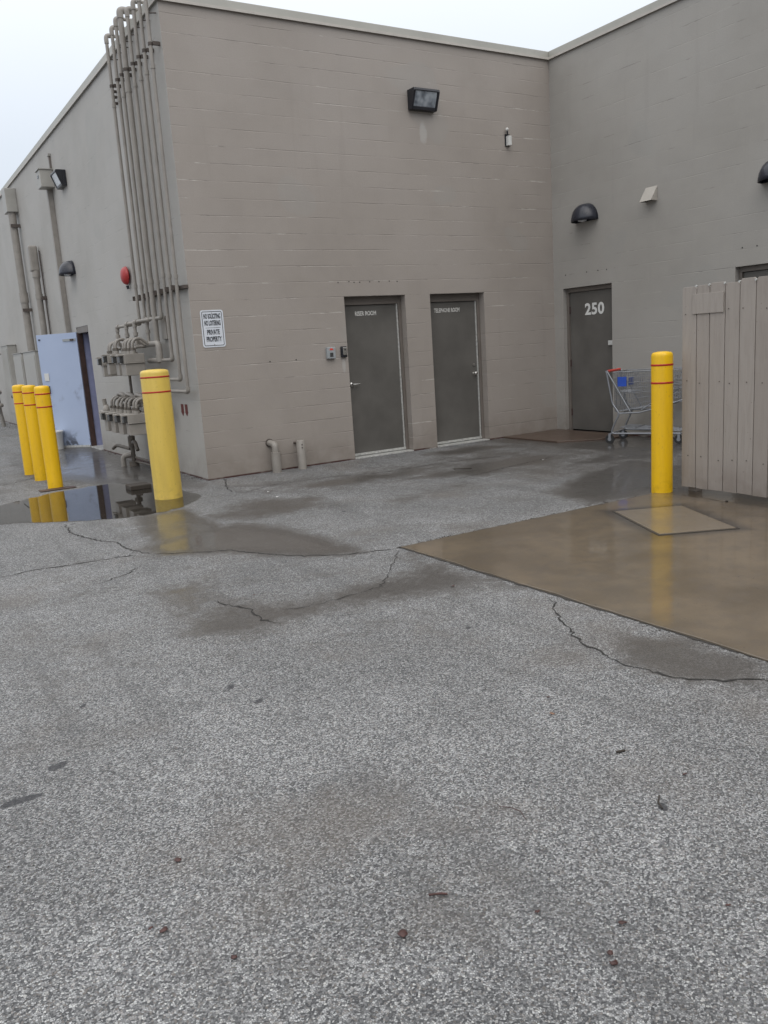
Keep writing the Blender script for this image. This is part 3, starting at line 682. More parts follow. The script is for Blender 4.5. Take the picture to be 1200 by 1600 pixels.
# building added out of view to block low sky from the front wall
ob = thing('sky_blocking_building', 'unseen taupe block building added behind the camera to shade the yard', 'building', (8, -24, 0))
m = MB(); wall_panels(m, 'X', -18., -4., 30., -.3, 6.6, [(2, 5, 0, 3.2), (12, 15, 0, 3.2)], .2, 1)
m.add([(-4, -18, -.3), (-4, -18, 6.6), (-4, -30, 6.6), (-4, -30, -.3)], [(0, 1, 2, 3)]); m.add([(-4, -30, 6.5), (30, -30, 6.5), (30, -18, 6.5), (-4, -18, 6.5)], [(0, 1, 2, 3)])
m.build('wall', 'wall_front', ob)  # wall of the added sky-blocking building
for x in (2, 12): MB().box(x + .01, x + 2.99, -18.15, -18.10, 0, 3.19).build('added_roller_door', 'cabinet', ob)
MB().box(-4.03, 30, -18.2, -17.97, 6.6, 6.72).build('coping', 'coping', ob)  # coping of the added sky-blocking building
# painted arrows at the foot of the left wall
for y in (.72, .56):
    MB().prism([(y - .05, .96), (y - .05, .86), (y - .065, .86), (y, .80), (y + .065, .86), (y + .05, .86), (y + .05, .96)][::-1], -.003, -.001, 'X').build('painted_arrow', 'darkred', bld)
# white paint smear beneath the wall light, patches

# ------------------------------------------------------------------ lights
def wall_pack(loc, label, wall):
    """box floodlight, built facing -y, on the wall plane y=0 of its own frame"""
    t = thing('wall_floodlight', label, 'wall light', loc, 'box floodlights on the walls')
    w, h = .215, .13
    g = MB()
    sidep = [(0, -h), (0, h), (-.155, h), (-.175, h - .03), (-.075, -h)]
    g.prism([(p[0], p[1]) for p in [(-.0, -h), (-.0, h), (-.05, h), (-.05, -h)]], -w, w, 'X')
    g.prism([(-.05, -h), (-.05, h), (-.165, h), (-.175, h - .035), (-.085, -h)], -w, -w + .03, 'X')
    g.prism([(-.05, -h), (-.05, h), (-.165, h), (-.175, h - .035), (-.085, -h)], w - .03, w, 'X')
    g.prism([(-.05, h - .035), (-.05, h), (-.165, h), (-.175, h - .035)], -w + .03, w - .03, 'X')
    g.prism([(-.05, -h), (-.05, -h + .04), (-.095, -h + .04), (-.085, -h)], -w + .03, w - .03, 'X')
    for i in range(len(g.v)): g.v[i] = tuple(Vector(g.v[i]) + Vector(loc))
    o = g.build('housing', 'blackp', t, bevel=.005)
    l = MB(); l.prism([(-.045, -h + .04), (-.045, h - .036), (-.158, h - .036), (-.090, -h + .04)], -w + .034, w - .034, 'X')
    for i in range(len(l.v)): l.v[i] = tuple(Vector(l.v[i]) + Vector(loc))
    l.build('lens', 'lens', t, bevel=.004)
    return t
wall_pack((3.610, -.002, 4.825), 'black box floodlight high on the front wall with clear ribbed lens', 'front')
wl = wall_pack((-.002, 5.80, 4.74), 'black floodlight with white lens beside the small box on the left wall', 'left')
wl.rotation_euler = (0, 0, -math.pi / 2)
for c in wl.children:
    if c.name.startswith('lens'): c.data.materials[0] = M_['lens_white']

def dome_light(loc, rz, label):
    t = thing('dome_wall_light', label, 'wall light', loc, 'half-dome wall lights over the doors', rz)
    g = MB(); n, k = 20, 8; v = []; w, d, h = .225, .235, .25
    for i in range(k + 1):
        el = (math.pi / 2) * i / k
        for j in range(n + 1):
            a = math.pi * j / n
            v.append((-math.cos(a) * w * math.cos(el) ** .75, -(math.sin(a) * d * math.cos(el) ** .75) - .012, h * math.sin(el)))
    f = [(i * (n + 1) + j, i * (n + 1) + j + 1, (i + 1) * (n + 1) + j + 1, (i + 1) * (n + 1) + j) for i in range(k) for j in range(n)]
    g.add(v, f, True); me = g
    o = me.build('shade', 'navyp', None); o.parent = t
    s = o.modifiers.new('thick', 'SOLIDIFY'); s.thickness = .006
    b = MB().box(-.235, .235, -.014, -.001, -.005, .255).build('back_plate', 'navyp', None, bevel=.01); b.parent = t
    lens = MB().lathe((0, -.10, .02), [(.02, -.03), (.06, -.02), (.07, .02), (.05, .05)], 20).build('lens', 'lens_white', None); lens.parent = t
    # back plate follows the dome outline
    pl = [(-.23, 0)] + [(-.23 * math.cos(math.pi * q / 16), .255 * math.sin(math.pi * q / 16)) for q in range(17)] + [(.23, 0)]
    bpy.data.objects.remove(b)
    b = MB().prism(pl[1:-1], -.013, -.001, 'Y').build('back_plate', 'navyp', None); b.parent = t
    return t
dome_light((WX, -.745, 3.17), -math.pi / 2, 'dark half-dome wall light above the door numbered 250')
dome_light((WX, -3.86, 3.17), -math.pi / 2, 'dark half-dome wall light cut by the right edge of the picture')
dome_light((0, 6.03, 3.15), -math.pi / 2, 'dark half-dome wall light above the open blue door')

# wedge vent
t = thing('wall_vent', 'small pale wedge vent hood between the two dome lights', 'vent', (WX, -1.96, 3.25))
h = MB(); xx = WX - .002
h.add([(xx, -1.86, 3.44), (xx, -2.06, 3.44), (xx - .13, -2.06, 3.25), (xx - .13, -1.86, 3.25), (xx, -1.86, 3.25), (xx, -2.06, 3.25)],
      [(0, 1, 2, 3)[::-1], (0, 3, 4)[::-1], (1, 5, 2)[::-1]])
o = h.build('hood', simple('vent_paint', (.40, .375, .335), .5), t); s = o.modifiers.new('t', 'SOLIDIFY'); s.thickness = .004
MB().box(xx - .01, xx - .001, -2.04, -1.88, 3.26, 3.42).build('vent_opening', 'dark', t)

# sensor on the front wall
t = thing('wall_sensor', 'small white box with a round knob high near the inner corner', 'sensor', (5.14, 0, 4.4))
MB().box(5.115, 5.175, -.075, -.012, 4.335, 4.47).build('housing', 'plasticw', t, bevel=.006)
MB().box(5.10, 5.19, -.012, -.001, 4.33, 4.50).build('bracket', 'blackp', t)
MB().tube([(5.135, -.03, 4.47), (5.12, -.04, 4.54)], .012, 8).build('stem', 'blackp', t)
MB().lathe((5.115, -.045, 4.56), [(.004, -.024), (.02, -.014), (.024, 0), (.02, .014), (.004, .024)], 16).build('knob', 'plasticw', t)

# sign
t = thing('wall_sign', 'white metal notice reading no soliciting, no loitering, private property', 'sign', (.264, 0, 1.9))
def rrect(x0, x1, z0, z1, r, n=5):
    p = []
    for cx, cz, a in ((x1 - r, z1 - r, 0), (x0 + r, z1 - r, 90), (x0 + r, z0 + r, 180), (x1 - r, z0 + r, 270)):
        p += [(cx + r * math.cos(R(a + 90 * i / n)), cz + r * math.sin(R(a + 90 * i / n))) for i in range(n + 1)]
    return p
MB().prism(rrect(.114, .414, 1.668, 2.124, .03), -.006, -.003, 'Y').build('plate', 'signw', t)
bo = rrect(.131, .397, 1.685, 2.107, .02); bi = rrect(.139, .389, 1.693, 2.099, .014); n = len(bo); b = MB()
b.add([(p[0], -.0068, p[1]) for p in bo] + [(p[0], -.0068, p[1]) for p in bi], [(i, (i + 1) % n, n + (i + 1) % n, n + i) for i in range(n)]); b.build('border', 'signk', t)
MB().box(.165, .363, -.0072, -.0064, 1.905, 1.909).build('divider', 'signk', t)
for s_, z, sx in (('NO SOLICITING', 2.045, .222), ('NO LOITERING', 1.962, .212), ('PRIVATE', 1.850, .165), ('PROPERTY', 1.765, .20)):
    text_mesh('lettering', s_, .083, 'signk', t, (.264, -.0075, z), (1, 0, 0), (0, 0, 1), 1, .0030, .0004, width=sx)
for z in (2.085, 1.70): MB().lathe((.264, -.008, z), [(.006, -.003), (.006, 0)], 10, 'Y').build('screw', 'steel', t)

# keypad and card reader
t = thing('alarm_keypad', 'grey box with red light left of the riser room door', 'keypad', (1.895, 0, 1.49))
MB().box(1.830, 1.960, -.05, -.001, 1.42, 1.575).build('housing', 'plasticg', t, bevel=.008)
MB().prism([(1.868, 1.535), (1.925, 1.535), (1.915, 1.557), (1.878, 1.557)], -.053, -.049, 'Y').build('warning_light', 'ledred', t)
MB().box(1.870, 1.920, -.053, -.049, 1.445, 1.50).build('keys', 'index', t)
t = thing('card_reader', 'small black and silver reader beside the riser room door', 'card reader', (2.10, 0, 1.5))
MB().box(2.055, 2.145, -.04, -.001, 1.425, 1.575).build('housing', 'blackp', t, bevel=.012)
MB().box(2.078, 2.140, -.047, -.039, 1.455, 1.560).build('face_plate', 'steel', t, bevel=.006)
MB().lathe((2.108, -.048, 1.53), [(.012, -.003), (.012, 0)], 12, 'Y').build('lens', 'index', t)

# fire bell
t = thing('fire_bell', 'round red alarm bell on the left wall beside the pipes', 'alarm bell', (0, 2.50, 2.79))
MB().lathe((-.03, 2.50, 2.79), [(.06, .028), (.06, 0.)][::-1], 20, 'X').build('mount', 'blackp', t)
MB().lathe((0, 2.50, 2.79), [(.004, -.115), (.04, -.113), (.085, -.10), (.115, -.078), (.128, -.05), (.132, -.032), (.12, -.030)], 36, 'X').build('gong', 'redm', t)
MB().tube([(-.04, 2.50, 2.65), (-.03, 2.50, 2.60)], .02, 8).build('striker', 'blackp', t)

# two stub pipes by the front wall
t = thing('stub_pipe', 'short drain pipe with an elbow turning into the wall', 'pipe', (.905, -.13, 0), 'stub pipes beside the front wall')
MB().tube([(.905, -.13, 0), (.905, -.13, .27)], .061, 20).build('sleeve', 'pipe', t)
MB().tube(bend([(.905, -.13, .27), (.905, -.13, .37), (.885, -.001, .385)], .07), .043, 16).build('elbow', 'pipe', t)
MB().lathe((.885, -.004, .385), [(.055, -.012), (.055, 0)], 20, 'Y').build('wall_flange', 'clamp', t)
t = thing('stub_pipe', 'short straight stand pipe with dark bolts nearest the riser room door', 'pipe', (1.27, -.15, 0), 'stub pipes beside the front wall')
MB().tube([(1.27, -.15, 0), (1.27, -.15, .375), (1.27, -.15, .385)], [.058, .058, .050], 20).build('sleeve', 'pipe', t)
MB().tube([(1.262, -.11, .345), (1.25, -.001, .345)], .018, 10).build('wall_tie', 'clamp', t)
for z in (.29, .33): MB().lathe((1.262, -.198, z), [(.010, -.012), (.010, 0)], 8, 'Y').build('bolt', 'clamp', t)

# ------------------------------------------------------------------ bollards
def bollard(x, y, r, h, mat, label, b1=.90, b2=.80, lean=0):
    t = thing('bollard', label, 'bollard', (x, y, 0), 'yellow bollards')
    MB().lathe((x, y, 0), [(r, .0), (r, h - .045), (r * .985, h - .028), (r * .93, h - .012), (r * .80, h - .003), (r * .4, h + .004), (.003, h + .005)], 40).build('sleeve', mat, t)
    for i, z in enumerate((b1, b2)):
        MB().lathe((x, y, 0), [(r + .0005, z), (r + .0022, z + .001), (r + .0022, z + .017), (r + .0005, z + .018)], 40).build('red_band', 'tape', t)
    MB().lathe((x, y, 0), [(r - .01, 0), (r - .01, .013)], 24).build('post', 'pipe_dark', t)
    return t
bollard(-.79, -.84, .158, 1.455, 'yellow_old', 'fat faded pale-yellow bollard standing in the puddle', 1.365, 1.20)
bollard(-1.63, 1.28, .095, 1.325, 'yellow', 'nearest of the three slim bollards, with a steel plate at its foot', 1.215, 1.05)
bollard(-1.62, 2.30, .095, 1.325, 'yellow', 'middle one of the three slim bollards in a row', 1.215, 1.05)
bollard(-1.62, 3.16, .095, 1.325, 'yellow', 'farthest of the three slim bollards, beside the meter cabinets', 1.215, 1.05)
bollard(2.79, -4.865, .0985, 1.332, 'yellow', 'slim yellow bollard on the wet slab at the end of the board fence', 1.205, 1.04)
pl = tag(MB().box(-1.86, -1.42, 1.02, 1.20, .002, .012).build('steel_plate', 'brown', bevel=.002), 'thin dark steel plate lying at the foot of the nearest slim bollard', 'plate')
# base of the object by the fat bollard
tag(MB().box(-.98, -.72, .05, .30, .0, .06).build('wood_block', 'twig', bevel=.01), 'dark block lying behind the fat faded bollard', 'block')

# ------------------------------------------------------------------ gas risers
PY = [.107, .351, .589, .850, 1.094, 1.315, 1.528, 1.810]
words = ['first gas pipe from the building corner, running lowest down', 'second gas pipe from the corner, ending in a low elbow', 'third gas pipe from the corner, turning left behind the upper meters',
         'fourth gas pipe from the corner, bending left high above the meters', 'thickest gas pipe in the middle of the row', 'third gas pipe from the left end of the row', 'second gas pipe from the left end of the row', 'leftmost gas pipe of the row']
for i, y in enumerate(PY):
    r = .036 if i == 4 else .0225
    x = -.105 if i < 4 else -.12
    t = thing('gas_pipe', words[i], 'pipe', (x, y, 0), 'gas pipes climbing the left wall over the roof')
    top = 5.80 + (.03 if i in (4, 5) else 0) + rnd.uniform(-.01, .01)
    if i == 4: top += .04
    if i == 0: low = [(x, y, 1.141), (x, 1.30, 1.141)]
    elif i == 1: low = [(x, y, 1.293), (x, 1.30, 1.293)]
    elif i == 2: low = [(x, y, 1.548), (x, 1.30, 1.548)]
    elif i == 3: low = [(x, y, 2.095), (x - .02, 1.46, 2.11), (x - .02, 1.46, 1.80)]
    elif i == 4: low = [(x, y, 1.55), (x, 1.55, 1.55)]
    elif i == 5: low = [(x, y, 2.10), (-.24, 1.66, 2.09), (-.24, 1.66, 1.78)]
    elif i == 6: low = [(x, y, 2.09), (-.26, 2.02, 2.08), (-.26, 2.02, 1.78)]
    else: low = [(x, y, 2.07), (-.28, 2.44, 2.06), (-.28, 2.44, 1.78)]
    pts = bend([(.50, y, 5.20), (.50, y, top), (x, y, top)] + [(x, y, 4.0)] + low, .06)
    MB().tube(pts, r, 12).build('pipe', 'pipe', t)
    fits = [(bend([(x + .10, y, top), (x, y, top), (x, y, top - .10)], .06), r + .007)]
    for zz in (4.9, 2.52 + (i % 3) * .03): fits.append(([(x, y, zz), (x, y, zz + .05)], r + .006))
    c = Vector(low[0]); d = (Vector(low[1]) - c).normalized()
    fits.append((bend([c + Vector((0, 0, .06)), c, c + d * .06], .05), r + .007))
    if len(low) == 3:
        c = Vector(low[1]); d0 = (Vector(low[0]) - c).normalized(); fits.append((bend([c + d0 * .06, c, c - Vector((0, 0, .07))], .05), r + .008))
        fits.append(([Vector(low[2]) + Vector((0, 0, .12)), Vector(low[2]) + Vector((0, 0, .17))], r + .012))
    for q, rr_ in fits: MB().tube(q, rr_, 12).build('fitting', 'pipe', t)
    k = MB(); k.box(x + .02, -.002, y - .045, y - r + .006, 5.15, 5.19); k.tube([(x, y, 5.15), (x, y, 5.185)], r + .006, 10)
    k.build('wall_clamp', 'clamp', t)
    k = MB(); k.tube([(x, y - .0, 5.50), (-.005, y - .03, 5.50)], .007, 6); k.build('wall_clamp', 'clamp', t)
t = thing('pipe_rail', 'rusty slotted rail clamping the row of gas pipes', 'bracket', (0, .9, 2.41))
MB().box(-.06, -.002, -.02, 2.0, 2.395, 2.435).build('rail', 'clamp', t)
for y in PY: MB().box(-.165, -.058, y + .035, y + .055, 2.385, 2.445).build('strap', 'clamp', t)
t = thing('wall_hook', 'three small dark fixings left of the top of the pipe row', 'fixing', (0, 2.02, 5.1))
for z in (5.02, 5.10, 5.17): MB().lathe((-.002, 2.03, z), [(.02, -.04), (.02, 0)], 8, 'X').build('bolt', 'clamp', t)

# ------------------------------------------------------------------ gas meters
def meter_proto(label):
    """local frame: x toward the wall, y along the wall; origin at the bottom centre of the body"""
    t = thing('gas_meter', label, 'gas meter', (0, 0, 0), 'gas meters')
    b = MB(); b.box(-.14, .13, -.095, .095, 0, .16); b.box(-.152, .138, -.118, .118, .160, .176); b.box(-.15, .13, -.112, .112, .174, .29)
    b.tube([(-.01, -.075, .29), (-.01, -.075, .33)], .036, 12); b.tube([(-.01, .075, .29), (-.01, .075, .33)], .036, 12)
    b.build('body', 'meter', t, bevel=.022, seg=3)
    MB().box(-.20, -.150, -.055, .055, .175, .262).build('index_box', 'index', t, bevel=.008)
    MB().box(-.215, -.150, -.078, .078, .268, .288).build('index_cap', 'meter', t, bevel=.004)
    MB().tube([(-.01, -.075, .335), (-.01, -.075, .37)], .030, 8).build('union_nut', 'pipe_dark', t); MB().tube([(-.01, .075, .335), (-.01, .075, .37)], .030, 8).build('union_nut', 'pipe_dark', t)
    MB().box(.04, .10, -.10, -.085, .46, .475).build('valve_lever', 'pipe_dark', t)
    for s in (-1, 1):
        MB().tube([(-.01, s * .075, .32)] + arc((.08, s * .075, .40), (1, 0, 0), (0, 0, 1), .09, 180, 60, 6) + [(.22, s * .075, .40)], .019, 10).build('connection_pipe', 'pipe', t)
    return t
rows = [(z0, y) for z0 in (1.375, .545) for y in (1.42, 1.84, 2.25, 2.68)]
names = [('upper', 'nearest'), ('upper', 'second'), ('upper', 'third'), ('upper', 'farthest'), ('lower', 'nearest'), ('lower', 'second'), ('lower', 'third'), ('lower', 'farthest')]
proto = None
for (z0, y), (rw, nm) in zip(rows, names):
    lab = f'{nm} gas meter in the {rw} row on the left wall' if nm in ('nearest', 'farthest') else f'{nm} gas meter back in the {rw} row on the left wall'
    o = meter_proto(lab) if proto is None else copy_tree(proto); proto = proto or o
    o.location = (-.375 - (.04 if rw == 'lower' else 0) + rnd.uniform(-.025, .02), y + rnd.uniform(-.03, .03), z0 + rnd.uniform(-.022, .022)); o.rotation_euler = (rnd.uniform(-.02, .02), 0, rnd.uniform(-.09, .09)); o['label'] = lab
# headers
t = thing('gas_manifold', 'upper painted header pipe feeding the upper gas meters', 'pipe', (-.13, 2.0, 1.75))
MB().tube(bend([(-.13, 1.02, 1.53), (-.13, 1.02, 1.775), (-.13, 2.95, 1.775)], .07), .040, 14).build('pipe', 'pipe', t)
MB().box(-.04, -.002, .93, 1.12, 1.82, 2.12).build('mounting_plate', 'meter', t, bevel=.004)
t = thing('gas_manifold', 'lower painted header pipe feeding the lower gas meters', 'pipe', (-.15, 2.0, .95))
MB().tube(bend([(-.15, 1.0, .70), (-.15, 1.0, .93), (-.15, 2.95, .93)], .07), .040, 14).build('pipe', 'pipe', t)
for y in (1.5, 2.0, 2.45):
    MB().tube(bend([(-.15, y, .93), (-.30, y, 1.08), (-.30, y + .30, 1.10), (-.30, y + .30, .95)], .06), .030, 10).build('branch_pipe', 'pipe', t)
for (z0, x0) in ((1.70, -.20), (.88, -.22)):
    for i_, y in enumerate((1.62, 2.03, 2.46, 2.86)):
        rr_ = random.Random(int(z0 * 100) + i_); xx_ = x0 - rr_.uniform(.0, .12)
        MB().tube(bend([(-.13, y, z0 + .05), (xx_, y, z0 + .05), (xx_, y, z0 - rr_.uniform(.10, .34))], .05), .021, 8).build('branch_pipe', 'pipe', t)
        MB().lathe((xx_, y, z0 - .05), [(.028, -.03), (.045, -.02), (.045, .02), (.028, .03)], 10).build('valve_body', 'pipe_dark', t)
        MB().obox((xx_ - .05, y - .02, z0 - .05), (1, 0, 0), (0, 1, 0), (0, 0, 1), .05, .012, .005).build('valve_lever', 'pipe_dark', t)
t = thing('gas_riser', 'grimy vertical supply pipe with valve handles rising from the ground', 'pipe', (-.24, 2.30, 0))
MB().tube([(-.26, 2.15, 1.37), (-.26, 2.15, 1.05)], .020, 10).build('drop_pipe', 'pipe_dark', t)
MB().tube(bend([(-.26, 2.15, 1.08), (-.24, 2.55, 1.0), (-.24, 2.55, 0)], .06), .034, 12).build('supply_pipe', 'pipe_dark', t)
m = MB(); m.tube([(-.24, 2.55, .30), (-.24, 2.55, .45)], .055, 12); m.tube([(-.24, 2.55, .50), (-.24, 2.55, .56)], .06, 8); m.tube([(-.24, 2.55, 0), (-.24, 2.55, .07)], .075, 12); m.build('valve_body', 'pipe_dark', t)
MB().tube(bend([(-.24, 2.50, .36), (-.30, 2.15, .40), (-.30, 2.05, .28)], .05), .028, 10).build('valve_handle', 'pipe_dark', t)
MB().tube(bend([(-.26, 2.60, .26), (-.36, 3.0, .30), (-.38, 3.15, .24)], .05), .026, 10).build('valve_handle', 'pipe_dark', t)
MB().tube(bend([(-.38, 2.62, 0), (-.38, 2.62, .16), (-.26, 2.55, .18)], .06), .04, 12).build('bypass_pipe', 'pipe', t)
MB().tube([(-.2, 1.6, .13), (-.22, 2.5, .13)], .018, 8).tube([(-.2, 1.6, .07), (-.22, 2.5, .07)], .018, 8).build('ground_pipe', 'pipe_dark', t)
t = thing('pressure_regulator', 'round gas regulator sticking out at the far end of the lower meters', 'regulator', (-.42, 3.15, .82))
MB().lathe((-.42, 3.1, .84), [(.02, -.05), (.09, -.03), (.095, 0), (.09, .03), (.03, .05)], 20, 'X').build('diaphragm', 'meter', t)
MB().tube([(-.42, 3.1, .84), (-.44, 3.1, 1.02)], .032, 12).build('vent_stack', 'meter', t)
MB().tube([(-.42, 3.0, .80), (-.45, 3.35, .82)], .02, 10).build('inlet', 'meter', t)

# ------------------------------------------------------------------ electrical boxes and conduits on the left wall
t = thing('junction_box', 'pale square box partway up the left wall with a flat raceway below it', 'electrical box', (-.11, 6.7, 4.9))
MB().box(-.235, -.002, 6.57, 6.88, 4.76, 5.06).build('box', 'cabinet', t, bevel=.008)
MB().box(-.255, -.001, 6.55, 6.90, 5.06, 5.075).build('lid', 'cabinet', t)
MB().box(-.242, -.236, 6.70, 6.80, 4.93, 4.98).build('latch', 'index', t)
MB().box(-.095, -.002, 6.80, 6.90, .0, 4.76).build('raceway', 'pipe', t, bevel=.004)
MB().box(-.035, -.002, 6.60, 6.66, 5.076, 5.30).build('riser_duct', 'frame', t)
MB().box(-.05, -.002, 6.58, 6.68, 5.30, 5.34).build('duct_cap', 'cabinet', t)
t = thing('service_box', 'tall box under the coping at the far left with a fat conduit below', 'electrical box', (-.12, 10.8, 5.2))
MB().box(-.235, -.002, 10.5, 10.92, 4.95, 5.45).build('box', 'cabinet', t, bevel=.01)
MB().tube([(-.125, 10.62, 4.95), (-.125, 10.62, 1.93)], .082, 16).build('conduit', 'pipe', t)
MB().tube([(-.125, 10.62, 3.0), (-.125, 10.62, 3.22)], .095, 16).build('coupling', 'pipe', t)
for z in (4.62, 2.8): MB().box(-.20, -.002, 10.50, 10.535, z, z + .07).build('wall_clamp', 'clamp', t)
t = thing('weatherhead_conduit', 'shorter conduit with blunt capped head left of the raceway', 'electrical pipe', (-.12, 8.85, 0))
MB().tube([(-.12, 8.85, 0.3), (-.12, 8.85, 3.50)], .065, 14).build('conduit', 'pipe', t)
MB().box(-.215, -.04, 8.77, 8.97, 3.50, 4.02).build('head', 'pipe', t, bevel=.04, seg=4)
MB().tube([(-.12, 8.85, 3.38), (-.12, 8.85, 3.52)], .08, 14).tube([(-.12, 8.85, 2.95), (-.12, 8.85, 3.05)], .075, 14).build('coupling', 'pipe', t)
MB().tube([(-.03, 8.68, 3.9), (-.03, 8.68, 1.0)], .014, 8).build('ground_wire', 'clamp', t)
MB().box(-.10, -.002, 8.66, 8.80, 2.92, 2.99).build('wall_clamp', 'clamp', t)
def cabinet(y0, y1, z0, z1, x, label):
    t = thing('meter_cabinet', label, 'electrical cabinet', (x / 2, y0, z0), 'electrical cabinets along the left wall')
    MB().box(x, -.002, y0, y1, z0, z1).build('box', 'cabinet', t, bevel=.008)
    MB().box(x - .012, x, y0 + .06, y1 - .06, z0 + .06, z1 - .08).build('door', 'cabinet', t, bevel=.004)
    MB().box(x - .02, -.001, y0 - .02, y1 + .02, z1, z1 + .015).build('lid', 'cabinet', t)
    MB().box(x - .03, x - .012, y0 + .25, y0 + .33, z0 + .45, z0 + .52).build('latch', 'index', t)
    return t
cabinet(9.25, 10.75, .5, 1.90, -.30, 'electrical cabinet nearest the open blue door'); cabinet(11.0, 12.2, .5, 1.90, -.30, 'second electrical cabinet behind the nearest one')
cabinet(13.5, 14.6, .35, 2.15, -.22, 'tall grey cabinet farthest along the left wall')
for q, (y, z, wd) in enumerate(((15.0, 1.55, 'upper'), (16.2, .75, 'lower'))):
    o = copy_tree(proto); o.location = (-.42, y, z); o['label'] = f'{wd} distant gas meter at the far left edge'; 
t = thing('gas_manifold', 'distant painted pipework among the meters at the far left edge', 'pipe', (-.3, 15, 0))
MB().tube(bend([(-.30, 14.9, 2.1), (-.42, 14.9, 2.1), (-.45, 14.9, 1.2), (-.40, 15.2, .4), (-.35, 15.2, 0)], .12), .055, 12).build('pipe', 'pipe', t)
for z in (1.95, 1.45, .95, .6): MB().lathe((-.45, 14.85, z), [(.05, -.06), (.11, -.04), (.12, 0), (.11, .04), (.05, .06)], 16).build('flange', 'meter', t)

# bucket behind the blue door's foot
t = thing('bucket', 'white plastic bucket at the foot of the open blue door', 'bucket', (-.56, 6.72, 0))
MB().lathe((-.56, 6.72, 0), [(.115, 0), (.135, .30), (.142, .31), (.142, .325)], 24).build('pail', 'plasticw', t)
MB().lathe((-.56, 6.72, .325), [(.147, 0), (.147, .022), (.13, .026)], 24).build('lid', 'plasticw', t)

# ------------------------------------------------------------------ board fence
t = thing('board_fence', 'taupe vertical-board fence panel at the right edge standing over the wet slab', 'fence', (2.92, -5, .05))
ys = [-4.983, -5.142, -5.281, -5.440, -5.586, -5.742, -5.888]
while ys[-1] > -8.2: ys.append(ys[-1] - rnd.uniform(.142, .158))
for i, (a, b) in enumerate(zip(ys[:-1], ys[1:])):
    g = .0035; top = 1.895 + .004 * i + rnd.uniform(-.012, .012); dx = rnd.uniform(-.002, .002)
    a2, b2 = a - g, b + g
    p = [(b2, .05 + rnd.uniform(0, .008)), (a2, .05 + rnd.uniform(0, .008)), (a2, top - .02), (a2 - .016, top), (b2 + .016, top), (b2, top - .02)]
    MB().prism(p, 2.920 + dx, 2.939 + dx, 'X').build('board', 'fence', t, bevel=.002)
MB().box(2.909, 2.919, -5.43, -5.105, 1.655, 1.83).build('patch_board', 'fence', t, bevel=.002)['label'] = 'short board nailed over the top of two boards'
for z in (.30, 1.0, 1.62): MB().box(2.942, 2.98, -8.2, -4.99, z, z + .09).build('rail', 'fence', t, bevel=.003)
for y in (-5.06, -7.2): MB().box(2.985, 3.075, y - .045, y + .045, .0, 1.75).build('post', 'fence', t, bevel=.003)
for y in (-5.06, -5.21, -5.36, -5.51, -5.66, -5.82):
    for z in (.345, 1.045, 1.665): MB().lathe((2.917, y + rnd.uniform(-.04, .04), z + rnd.uniform(-.015, .015)), [(.005, -.003), (.005, 0)], 8, 'X').build('nail', 'clamp', t)
for y in (-5.142, -5.281, -5.440, -5.586, -5.742): MB().lathe((2.92, y, 1.90), [(.010, -.012), (.010, 0)], 8, 'X').build('nail', 'alu', t)

